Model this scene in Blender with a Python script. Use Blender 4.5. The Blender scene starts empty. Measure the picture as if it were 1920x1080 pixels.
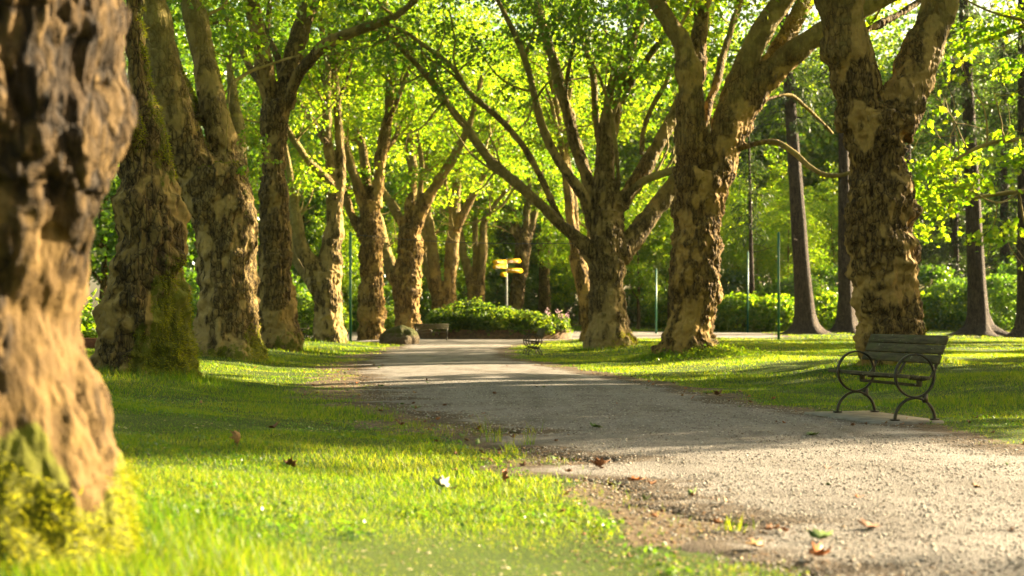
import bpy, bmesh, math, random
import numpy as np
from mathutils import Vector

random.seed(7)
RNG = np.random.default_rng(7)
SC = bpy.context.scene
COL = SC.collection
F = 2667.0                       # focal length in photograph pixels (50 mm on 36 mm)
H = 1.10                         # eye height
HY = 590.0                       # horizon row

def W(px, py, d):                # a point seen at photo pixel px,py standing d metres away
    return np.array([(px - 960.0) * d / F, d, H + (HY - py) * d / F])

# ------------------------------------------------------------------ noise
def _hash(i, j, k, s):
    n = (i.astype(np.int64) * 73856093) ^ (j.astype(np.int64) * 19349663) ^ (k.astype(np.int64) * 83492791) ^ (s * 2654435761)
    n &= 0xFFFFFFFF
    n = ((n ^ (n >> 13)) * 1274126177) & 0xFFFFFFFF
    n = ((n ^ (n >> 16)) * 2246822519) & 0xFFFFFFFF
    return ((n ^ (n >> 15)) & 0xFFFFFF) / float(0x1000000)

def vnoise(p, seed=0):
    p = np.asarray(p, float)
    b = np.floor(p).astype(np.int64)
    f = p - b
    f = f * f * f * (f * (f * 6 - 15) + 10)
    out = 0
    for dx in (0, 1):
        wx = f[:, 0] if dx else 1 - f[:, 0]
        for dy in (0, 1):
            wy = f[:, 1] if dy else 1 - f[:, 1]
            for dz in (0, 1):
                wz = f[:, 2] if dz else 1 - f[:, 2]
                out = out + wx * wy * wz * _hash(b[:, 0] + dx, b[:, 1] + dy, b[:, 2] + dz, seed)
    return out * 2 - 1

def fbm(p, octv=4, seed=0, gain=.5):
    a, out, p = 1.0, 0, np.asarray(p, float)
    for o in range(octv):
        out = out + a * vnoise(p, seed + o * 17)
        p = p * 2.03; a *= gain
    return out

def worley(p, seed=0):
    p = np.asarray(p, float)
    b = np.floor(p).astype(np.int64)
    f1 = np.full(len(p), 9.0); f2 = np.full(len(p), 9.0); cid = np.zeros(len(p))
    for dx in (-1, 0, 1):
        for dy in (-1, 0, 1):
            for dz in (-1, 0, 1):
                i, j, k = b[:, 0] + dx, b[:, 1] + dy, b[:, 2] + dz
                q = np.stack([i + _hash(i, j, k, seed), j + _hash(i, j, k, seed + 1), k + _hash(i, j, k, seed + 2)], 1)
                dd = ((q - p) ** 2).sum(1)
                near = dd < f1
                f2 = np.where(near, f1, np.minimum(f2, dd))
                cid = np.where(near, _hash(i, j, k, seed + 5), cid)
                f1 = np.where(near, dd, f1)
    return np.sqrt(f1), np.sqrt(f2), cid

def sstep(a, b, x):
    t = np.clip((np.asarray(x, float) - a) / (b - a), 0, 1)
    return t * t * (3 - 2 * t)

# ------------------------------------------------------------------ object helpers
def mesh_data(name, verts, polys, mat=None, smooth=False, attrs=None):
    """polys: list of integer arrays (n x k), any k"""
    me = bpy.data.meshes.new(name)
    verts = np.asarray(verts, np.float32)
    me.vertices.add(len(verts)); me.vertices.foreach_set('co', verts.ravel())
    polys = [np.asarray(q, np.int32) for q in polys if len(q)]
    loops = np.concatenate([q.ravel() for q in polys]) if polys else np.zeros(0, np.int32)
    counts = np.concatenate([np.full(len(q), q.shape[1], np.int32) for q in polys]) if polys else np.zeros(0, np.int32)
    me.loops.add(len(loops)); me.loops.foreach_set('vertex_index', loops)
    me.polygons.add(len(counts))
    st = np.zeros(len(counts), np.int32); st[1:] = np.cumsum(counts)[:-1]
    me.polygons.foreach_set('loop_start', st)
    if smooth:
        me.polygons.foreach_set('use_smooth', np.ones(len(counts), bool))
    me.update(calc_edges=True)
    if attrs:
        for k, v in attrs.items():
            a = me.attributes.new(k, 'FLOAT', 'POINT'); a.data.foreach_set('value', np.asarray(v, np.float32))
    if mat: me.materials.append(mat)
    return me

def link(name, me, parent=None, loc=None):
    o = bpy.data.objects.new(name, me); COL.objects.link(o)
    if parent is not None: o.parent = parent
    if loc is not None: o.location = loc
    return o

def tag(o, label=None, cat=None, group=None, kind=None):
    if label: o['label'] = label
    if cat: o['category'] = cat
    if group: o['group'] = group
    if kind: o['kind'] = kind
    return o

def thing(name, label, cat, loc, group=None, rz=0):
    o = bpy.data.objects.new(name, None); COL.objects.link(o)
    o.location = loc; o.rotation_euler = (0, 0, rz); o.empty_display_size = .3
    return tag(o, label, cat, group)

def dup(root, loc, rz=0, scale=1.0, label=None, group=None):
    r = root.copy(); COL.objects.link(r); r.location = loc; r.rotation_euler = (0, 0, rz); r.scale = (scale,) * 3
    if label: r['label'] = label
    if group: r['group'] = group
    for ch in list(root.children):
        c = ch.copy(); COL.objects.link(c); c.parent = r
        for g in list(ch.children):
            e = g.copy(); COL.objects.link(e); e.parent = c
    return r

class MB:
    """collects shapes for one mesh"""
    def __init__(s): s.v = []; s.p = {}; s.n = 0
    def add(s, verts, polys):
        verts = np.asarray(verts, float); s.v.append(verts)
        for q in polys:
            q = np.asarray(q, int)
            if len(q): s.p.setdefault(q.shape[1], []).append(q + s.n)
        s.n += len(verts)
    def polys(s): return [np.concatenate(x) for x in s.p.values()]
    def verts(s): return np.concatenate(s.v)
    def box(s, c, size, axes=None, bev=.004):
        # chamfered box: 24 vertices
        hx = np.array(size) / 2.0; b = min(bev, hx.min() * .45)
        bm = bmesh.new(); bmesh.ops.create_cube(bm, size=1)
        for v in bm.verts: v.co = Vector((v.co.x * size[0], v.co.y * size[1], v.co.z * size[2]))
        bmesh.ops.bevel(bm, geom=list(bm.edges), offset=b, segments=1, affect='EDGES')
        bm.verts.index_update()
        vs = np.array([v.co[:] for v in bm.verts])
        fs = {}
        for f in bm.faces: fs.setdefault(len(f.verts), []).append([v.index for v in f.verts])
        bm.free()
        if axes is not None: vs = vs @ np.asarray(axes, float)
        s.add(vs + np.asarray(c, float), list(fs.values()))
    def tube(s, pts, rad, sides=8, cap=True):
        v, p = tube_geo(pts, rad, sides, cap); s.add(v, p)
    def prism(s, outline, axis_o, ax_u, ax_v, ax_w, th):
        """outline (n x 2) in u,v extruded along w by +-th/2"""
        o = np.asarray(outline, float); n = len(o)
        u, v, w, c = map(lambda q: np.asarray(q, float), (ax_u, ax_v, ax_w, axis_o))
        base = c + o[:, :1] * u + o[:, 1:] * v
        vs = np.concatenate([base - w * th / 2, base + w * th / 2])
        i = np.arange(n); j = (i + 1) % n
        s.add(vs, [np.stack([i, j, j + n, i + n], 1), np.array([i[::-1]]), np.array([i + n])])
    def build(s, name, mat, parent=None, smooth=False, loc=None):
        return link(name, mesh_data(name, s.verts(), s.polys(), mat, smooth), parent, loc)

def tube_geo(pts, rad, sides=8, cap=True):
    pts = np.asarray(pts, float); rad = np.broadcast_to(np.asarray(rad, float), (len(pts),)); m = len(pts)
    t = np.gradient(pts, axis=0); t /= np.linalg.norm(t, axis=1)[:, None] + 1e-9
    ref = np.array([1.0, 0, 0]) if abs(t[0][0]) < .8 else np.array([0, 1.0, 0])
    fr = []
    for i in range(m):
        ref = ref - t[i] * ref.dot(t[i]); ref /= np.linalg.norm(ref) + 1e-9
        fr.append(ref.copy())
    fr = np.array(fr); bi = np.cross(t, fr)
    a = np.linspace(0, 2 * math.pi, sides, endpoint=False)
    ring = fr[:, None, :] * np.cos(a)[None, :, None] + bi[:, None, :] * np.sin(a)[None, :, None]
    vs = (pts[:, None, :] + ring * rad[:, None, None]).reshape(-1, 3)
    i = np.arange(m - 1)[:, None] * sides; k = np.arange(sides)[None, :]; k2 = (k + 1) % sides
    q = np.stack([i + k, i + k2, i + sides + k2, i + sides + k], -1).reshape(-1, 4)
    polys = [q]
    if cap:
        vs = np.concatenate([vs, pts[:1], pts[-1:]])
        k = np.arange(sides); k2 = (k + 1) % sides
        polys.append(np.concatenate([np.stack([np.full(sides, m * sides), k2, k], 1),
                                     np.stack([np.full(sides, m * sides + 1), (m - 1) * sides + k, (m - 1) * sides + k2], 1)]))
    return vs, polys

def spline(P, step):
    """Catmull-Rom through rows of P (any number of columns; first three are positions), resampled by step"""
    P = np.asarray(P, float)
    if len(P) == 2: Q = np.vstack([2 * P[0] - P[1], P, 2 * P[1] - P[0]])
    else: Q = np.vstack([2 * P[0] - P[1], P, 2 * P[-1] - P[-2]])
    out = []
    for i in range(1, len(Q) - 2):
        L = np.linalg.norm(Q[i + 1][:3] - Q[i][:3]); n = max(2, int(L / step))
        t = np.linspace(0, 1, n, endpoint=False)[:, None]
        a, b, c, e = Q[i - 1], Q[i], Q[i + 1], Q[i + 2]
        out.append(.5 * ((2 * b) + (-a + c) * t + (2 * a - 5 * b + 4 * c - e) * t ** 2 + (-a + 3 * b - 3 * c + e) * t ** 3))
    out.append(Q[-2][None])
    return np.concatenate(out)

# ------------------------------------------------------------------ materials
class NT:
    def __init__(s, name):
        s.m = bpy.data.materials.new(name); s.m.use_nodes = True
        s.t = s.m.node_tree; s.t.nodes.clear()
        s.out = s.n('ShaderNodeOutputMaterial')
    def n(s, ty, **kw):
        nd = s.t.nodes.new(ty)
        for k, v in kw.items(): setattr(nd, k, v)
        return nd
    def l(s, a, b): s.t.links.new(a, b)
    def val(s, sock, v):
        if isinstance(v, bpy.types.NodeSocket): s.l(v, sock)
        else: sock.default_value = v
    def coord(s, scale=(1, 1, 1), which='Object'):
        tc = s.n('ShaderNodeTexCoord'); mp = s.n('ShaderNodeMapping'); mp.inputs['Scale'].default_value = scale
        s.l(tc.outputs[which], mp.inputs['Vector']); return mp.outputs['Vector']
    def noise(s, vec, scale, detail=4, rough=.55, dist=0, out='Fac'):
        nd = s.n('ShaderNodeTexNoise'); s.l(vec, nd.inputs['Vector'])
        nd.inputs['Scale'].default_value = scale; nd.inputs['Detail'].default_value = detail
        nd.inputs['Roughness'].default_value = rough; nd.inputs['Distortion'].default_value = dist
        return nd.outputs[out]
    def voro(s, vec, scale, feature='F1', out='Distance'):
        nd = s.n('ShaderNodeTexVoronoi', feature=feature); s.l(vec, nd.inputs['Vector']); nd.inputs['Scale'].default_value = scale
        return nd.outputs[out]
    def ramp(s, fac, stops, interp='LINEAR'):
        nd = s.n('ShaderNodeValToRGB'); cr = nd.color_ramp; cr.interpolation = interp
        while len(cr.elements) < len(stops): cr.elements.new(.5)
        for e, (p, c) in zip(cr.elements, stops):
            e.position = p; e.color = (c, c, c, 1) if not hasattr(c, '__len__') else (*c, 1)
        s.l(fac, nd.inputs['Fac']); return nd.outputs['Color']
    def mix(s, f, a, b, mode='MIX'):
        nd = s.n('ShaderNodeMix', data_type='RGBA', blend_type=mode)
        s.val(nd.inputs[0], f)
        for sk, v in ((nd.inputs[6], a), (nd.inputs[7], b)):
            s.val(sk, v if isinstance(v, bpy.types.NodeSocket) else (*v, 1))
        return nd.outputs[2]
    def math(s, op, a, b=0.0):
        nd = s.n('ShaderNodeMath', operation=op); s.val(nd.inputs[0], a); s.val(nd.inputs[1], b); return nd.outputs[0]
    def attr(s, name): return s.n('ShaderNodeAttribute', attribute_name=name).outputs['Fac']
    def bump(s, h, strength=.5, dist=.02, normal=None):
        nd = s.n('ShaderNodeBump'); nd.inputs['Strength'].default_value = strength; nd.inputs['Distance'].default_value = dist
        s.l(h, nd.inputs['Height'])
        if normal: s.l(normal, nd.inputs['Normal'])
        return nd.outputs['Normal']
    def bsdf(s, color, rough=.8, metal=0, spec=.3, normal=None):
        b = s.n('ShaderNodeBsdfPrincipled'); s.val(b.inputs['Base Color'], color if isinstance(color, bpy.types.NodeSocket) else (*color, 1))
        s.val(b.inputs['Roughness'], rough); b.inputs['Metallic'].default_value = metal
        b.inputs['Specular IOR Level'].default_value = spec
        if normal: s.l(normal, b.inputs['Normal'])
        return b.outputs[0]
    def done(s, shader): s.l(shader, s.out.inputs['Surface']); return s.m

def leaf_mat(name, refl, trans, tmix=.5, gloss=.08, rough=.4):
    """refl / trans: list of ramp colours picked per leaf"""
    t = NT(name)
    rnd = t.n('ShaderNodeNewGeometry').outputs['Random Per Island']
    k = len(refl)
    big = t.noise(t.coord((1, 1, 1)), .35, 2)
    mixv = t.math('ADD', t.math('MULTIPLY', rnd, .75), t.math('MULTIPLY', t.math('SUBTRACT', big, .5), .9))
    mixv = t.math('ADD', mixv, .12)
    cr = t.ramp(mixv, [(i / (k - 1), c) for i, c in enumerate(refl)])
    ct = t.ramp(mixv, [(i / (k - 1), c) for i, c in enumerate(trans)])
    d = t.n('ShaderNodeBsdfDiffuse'); t.l(cr, d.inputs['Color'])
    tr = t.n('ShaderNodeBsdfTranslucent'); t.l(ct, tr.inputs['Color'])
    m = t.n('ShaderNodeMixShader'); m.inputs[0].default_value = tmix
    t.l(d.outputs[0], m.inputs[1]); t.l(tr.outputs[0], m.inputs[2])
    g = t.n('ShaderNodeBsdfGlossy'); g.inputs['Roughness'].default_value = rough; g.inputs['Color'].default_value = (.9, .9, .85, 1)
    m2 = t.n('ShaderNodeMixShader'); m2.inputs[0].default_value = gloss
    t.l(m.outputs[0], m2.inputs[1]); t.l(g.outputs[0], m2.inputs[2])
    return t.done(m2.outputs[0])

def bark_mat(name, dark, mid, tan, pale, limb, moss_col=(.15, .155, .008)):
    t = NT(name)
    co = t.coord((1, 1, .45)); co2 = t.coord((1, 1, 1))
    tr = t.attr('rough'); ms = t.attr('moss'); pl = t.attr('plate')
    patch = t.noise(co2, 2.1, 6, .66, .8)
    fine = t.noise(co, 19, 6, .7)
    warp = t.mix(.10, co, t.noise(co, 6, 3, out='Color'))
    edge = t.voro(warp, 10, 'DISTANCE_TO_EDGE'); pid = t.voro(warp, 10, 'F1', 'Color')
    sep = t.n('ShaderNodeSeparateColor'); t.l(pid, sep.inputs[0])
    fiss = t.noise(t.coord((1, 1, .16)), 13, 5, .7, .4)
    # smooth new bark: tan with pale flakes and ochre stains
    half = tuple(.45 * c + .55 * q for c, q in zip(mid, tan)); sm = t.ramp(patch, [(.30, mid), (.50, half), (.64, tan), (.77, pale)])
    sm = t.mix(t.math('MULTIPLY', t.ramp(t.noise(co2, 6.5, 5, .7), [(.42, 0.0), (.62, 1.0)]), .7), sm, mid)
    sm = t.mix(t.math('MULTIPLY', fine, .55), sm, mid)
    sm = t.mix(t.ramp(fiss, [(.34, .7), (.42, 0.0)]), sm, dark)
    # old plates
    old = t.mix(sep.outputs[0], tuple(.55 * c + .45 * q for c, q in zip(dark, mid)), mid); old = t.mix(t.math('MULTIPLY', sep.outputs[1], .75), old, half); old = t.mix(t.ramp(t.noise(co2, 1.3, 4, .6), [(.48, 0.0), (.72, .5)]), old, dark)
    old = t.mix(t.ramp(fiss, [(.40, .85), (.52, 0.0)]), old, tuple(c * .5 for c in dark))
    old = t.mix(t.ramp(edge, [(0, .8), (.09, 0.0)]), old, tuple(c * .45 for c in dark))
    pm = t.math('ADD', pl, t.math('MULTIPLY', t.math('SUBTRACT', fine, .5), 1.5))
    pmf = t.ramp(pm, [(.12, 0.0), (.88, 1.0)])
    rough_col = t.mix(pmf, sm, old)
    lm = t.noise(co2, 3.2, 5, .65)
    limb_col = t.mix(t.ramp(lm, [(.42, 0.0), (.6, 1.0)]), limb, tuple(c * .55 for c in limb))
    limb_col = t.mix(t.math('MULTIPLY', t.noise(co2, 24, 4, .7), .5), limb_col, mid)
    mm = t.math('ADD', tr, t.math('MULTIPLY', t.math('SUBTRACT', patch, .5), 1.1))
    col = t.mix(t.ramp(mm, [(.15, 0.0), (.72, 1.0)]), limb_col, rough_col)
    mn = t.noise(co2, 5, 7, .72)
    mo = t.math('ADD', ms, t.math('MULTIPLY', t.math('SUBTRACT', mn, .5), 1.5))
    mcol = t.mix(t.noise(co2, 34, 4, .7), moss_col, tuple(c * .30 for c in moss_col))
    col = t.mix(t.ramp(mo, [(.48, 0.0), (.62, .95)]), col, mcol)
    hgt = t.math('MULTIPLY', t.ramp(edge, [(0, 0.0), (.14, 1.0)]), pmf)
    hgt = t.math('ADD', hgt, t.math('MULTIPLY', t.ramp(fiss, [(.38, 0.0), (.55, 1.0)]), pmf))
    hgt = t.math('ADD', hgt, t.math('MULTIPLY', fine, .5))
    nrm = t.bump(hgt, 1.0, .026)
    nrm = t.bump(t.noise(co2, 70, 5, .7), .5, .005, nrm)
    return t.done(t.bsdf(col, .85, spec=.2, normal=nrm))

def simple_mat(name, color, rough=.6, metal=0, spec=.4, var=.35, scale=12, bump=.2, streak=(1, 1, 1), second=None):
    t = NT(name); co = t.coord(streak)
    n = t.noise(co, scale, 5, .6)
    c2 = second if second else tuple(c * (1 - var) for c in color)
    col = t.mix(t.ramp(n, [(.38, 0.0), (.64, 1.0)]), color, c2)
    return t.done(t.bsdf(col, rough, metal, spec, t.bump(t.noise(co, scale * 4, 4), bump, .004)))

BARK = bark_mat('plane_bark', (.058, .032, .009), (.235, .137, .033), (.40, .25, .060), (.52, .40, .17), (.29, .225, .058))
BARK_DARK = bark_mat('dark_plane_bark', (.040, .024, .008), (.175, .112, .029), (.355, .235, .064), (.50, .40, .19), (.235, .185, .048))  # darker brown tone of the plane bark
BARK_GREY = bark_mat('greyish_plane_bark', (.052, .033, .012), (.210, .137, .042), (.385, .27, .090), (.52, .43, .22), (.31, .25, .072))
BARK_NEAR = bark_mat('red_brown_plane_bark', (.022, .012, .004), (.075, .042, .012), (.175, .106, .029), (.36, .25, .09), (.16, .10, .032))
BARK_FIR = bark_mat('fir_bark', (.035, .022, .013), (.085, .055, .032), (.14, .095, .055), (.19, .135, .085), (.10, .07, .042))
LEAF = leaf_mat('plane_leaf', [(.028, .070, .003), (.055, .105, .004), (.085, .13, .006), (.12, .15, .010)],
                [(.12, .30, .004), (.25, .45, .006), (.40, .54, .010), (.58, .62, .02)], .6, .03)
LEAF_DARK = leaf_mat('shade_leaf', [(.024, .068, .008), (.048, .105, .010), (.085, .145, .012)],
                     [(.08, .21, .008), (.18, .34, .010), (.36, .48, .014)], .5, .05)  # darker greens; on plane crowns the shade is put into the leaf colour
LEAF_SHRUB = leaf_mat('shrub_leaf', [(.018, .044, .006), (.035, .078, .008), (.075, .12, .012)],
                      [(.06, .14, .006), (.16, .26, .010), (.40, .46, .016)], .5, .02, .5)
NEEDLE = leaf_mat('fir_needle', [(.010, .026, .006), (.020, .042, .009), (.04, .07, .012)],
                  [(.02, .05, .008), (.05, .09, .010), (.12, .16, .016)], .35, .04, .5)
GRASSM = leaf_mat('grass_blade', [(.020, .062, .002), (.038, .094, .002), (.080, .124, .004), (.20, .17, .025)],
                [(.075, .24, .002), (.20, .36, .003), (.39, .45, .006), (.62, .55, .05)], .52, .022, .45)
MOSS = leaf_mat('moss_tuft', [(.07, .08, .005), (.15, .155, .008), (.22, .20, .012)], [(.16, .19, .006), (.32, .34, .01), (.60, .54, .02)], .6, .01)

# ------------------------------------------------------------------ the lie of the land
XL = np.array([(0, 3.2), (3, 2.2), (5.99, .98), (7.93, .62), (10.5, .12), (14.7, -.85), (17.4, -1.75), (23.6, -2.75), (32, -3.8), (45, -4.6),
               (58, -4.6), (64, -5.2), (69, -9), (74, -14), (90, -14), (96, -3), (130, -2)])
XR = np.array([(0, 8), (6, 5.0), (11.3, 4.25), (14, 3.98), (15.9, 3.45), (17.9, 2.95), (23.6, 2.45), (30.5, 1.5), (42, .05), (53, -.2),
               (63, .7), (72, 2.4), (77, 4.5), (80, 16), (90, 16), (96, 1.2), (130, 1)])
MOUNDS = []                      # x, y, radius, height
def xl(y): return np.interp(y, XL[:, 0], XL[:, 1])
def xr(y): return np.interp(y, XR[:, 0], XR[:, 1])
def inside(x, y):                # > 0 on the path, distance to its edge
    return np.minimum(x - xl(y), xr(y) - x)
def ground(x, y, lift=True):
    x = np.asarray(x, float); y = np.asarray(y, float)
    z = np.interp(y, [-40, 0, 15, 45, 80, 100, 140, 220, 600], [0, 0, 0, -.2, -.2, .08, .7, 1.6, 4])
    fade = 1 - sstep(58, 72, y)
    z = z + .25 * sstep(.4, 4.5, xl(y) - x) * fade + .20 * sstep(1.6, 6.0, x - xr(y)) * fade
    for mx, my, r, h in MOUNDS:
        q = ((x - mx) ** 2 + (y - my) ** 2) / (r * r)
        z = z + h * np.exp(-q)
    p = np.stack([x.ravel() * .6, y.ravel() * .6, np.zeros(x.size)], 1)
    off = sstep(.05, .8, -inside(x, y))
    z = z + off * .035 * fbm(p, 3, 5).reshape(x.shape)
    return z
def gz(x, y): return float(ground(np.array([x]), np.array([y]))[0])

# ------------------------------------------------------------------ leaves
MAPLE = np.array([(0, .06), (-.12, .26), (-.02, .42), (-.10, .50), (.22, .36), (.38, .54), (.48, .26), (.66, .26), (.70, .10), (1.0, 0)])
MAPLE = np.array([(x, y) for x, y in MAPLE] + [(x, -y) for x, y in MAPLE[::-1][1:]])
def tmpl(kind):
    if kind == 'maple':
        o = MAPLE; z = -.55 * np.abs(o[:, 1]) ** 1.4 - .22 * np.maximum(o[:, 0], 0) ** 2
        v = np.column_stack([o[:, 0], o[:, 1], z]); v = np.vstack([v, [[.3, 0, .02]]])
        n = len(o); i = np.arange(n); return v, [np.stack([np.full(n, n), i, (i + 1) % n], 1)]
    if kind == 'diamond':
        return np.array([(0, 0, 0), (.5, .42, -.10), (1, 0, -.22), (.5, -.42, -.10)]), [np.array([[0, 1, 2], [0, 2, 3]])]
    if kind == 'tri3':          # a coarse three-lobed leaf
        return np.array([(0, 0, 0), (.15, .48, -.12), (.48, .22, -.05), (1, 0, -.2), (.48, -.22, -.05), (.15, -.48, -.12)]), \
            [np.array([[0, 1, 2], [0, 2, 3], [0, 3, 4], [0, 4, 5]])]
    if kind == 'blade':
        return np.array([(0, .5, 0), (0, -.5, 0), (.55, -.34, .06), (.55, .34, .06), (1, 0, .28)]), [np.array([[0, 1, 2, 3]]), np.array([[3, 2, 4]])]
    if kind == 'spike':
        return np.array([(0, .5, 0), (0, -.5, 0), (1, 0, .2)]), [np.array([[0, 1, 2]])]
    if kind == 'needle':
        return np.array([(0, .12, 0), (0, -.12, 0), (.55, -.26, -.05), (1, 0, -.2), (.55, .26, -.05)]), [np.array([[0, 1, 2, 3, 4]])]

def scatter(kind, C, size, D, N, width=None):
    """a card of the template at each centre C: D its long direction, N about its normal"""
    T, P = tmpl(kind); n = len(C); k = len(T)
    D = D / (np.linalg.norm(D, axis=1)[:, None] + 1e-9)
    V = np.cross(N, D); V /= np.linalg.norm(V, axis=1)[:, None] + 1e-9
    Nn = np.cross(D, V)
    s = np.broadcast_to(size, (n,)); w = s if width is None else np.broadcast_to(width, (n,))
    v = C[:, None, :] + D[:, None, :] * (T[None, :, 0:1] * s[:, None, None]) + V[:, None, :] * (T[None, :, 1:2] * w[:, None, None]) \
        + Nn[:, None, :] * (T[None, :, 2:3] * s[:, None, None])
    off = (np.arange(n) * k)[:, None, None]
    return v.reshape(-1, 3), [(q[None] + off).reshape(-1, q.shape[1]) for q in P]

def sprays(centers, per, spread, size, kind, rng, flat=.35, up=.7):
    """leaf sprays: flattish layers of leaves round each centre"""
    n = len(centers) * per
    C = np.repeat(centers, per, 0)
    a = rng.uniform(0, 2 * np.pi, n); r = np.sqrt(rng.uniform(0, 1, n)) * spread * np.repeat(rng.uniform(.6, 1.3, len(centers)), per)
    off = np.stack([np.cos(a) * r, np.sin(a) * r, rng.normal(0, flat * spread * .5, n) - .18 * r], 1)
    # tilt each spray a little
    tl = np.repeat(rng.normal(0, .35, (len(centers), 2)), per, 0)
    off[:, 2] += off[:, 0] * tl[:, 0] + off[:, 1] * tl[:, 1]
    C = C + off
    D = np.stack([np.cos(a), np.sin(a), np.full(n, -.45)], 1) + rng.normal(0, .5, (n, 3))
    N = np.stack([np.zeros(n), np.zeros(n), np.full(n, up)], 1) + rng.normal(0, .6, (n, 3))
    s = size * rng.uniform(.6, 1.25, n)
    return scatter(kind, C, s, D, N)

def blob_points(c, r, n, rng, seed, freq=.45, thr=-.05, shell=.45):
    """points through an ellipsoid, thinned by noise so that the crown has clumps and gaps"""
    out = []; got = 0
    c = np.asarray(c, float); r = np.asarray(r, float)
    for _ in range(12):
        q = rng.normal(0, 1, (n * 3, 3)); q /= np.linalg.norm(q, axis=1)[:, None]
        q *= (shell + (1 - shell) * rng.uniform(0, 1, n * 3) ** .6)[:, None]
        p = c + q * r
        nz = fbm(p * freq, 3, seed)
        p = p[nz > thr]
        out.append(p); got += len(p)
        if got >= n: break
    return np.concatenate(out)[:n]

# ------------------------------------------------------------------ trees
def grow(rng, p, dr, L, r0, n=6, wob=.35, up=.12):
    pts = [np.array(p, float)]; dr = np.array(dr, float); dr /= np.linalg.norm(dr)
    for i in range(n):
        dr = dr + rng.normal(0, wob / 2, 3) + np.array([0, 0, up]); dr /= np.linalg.norm(dr)
        pts.append(pts[-1] + dr * L / n)
    return np.array(pts), np.linspace(r0, r0 * .35, n + 1)

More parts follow.
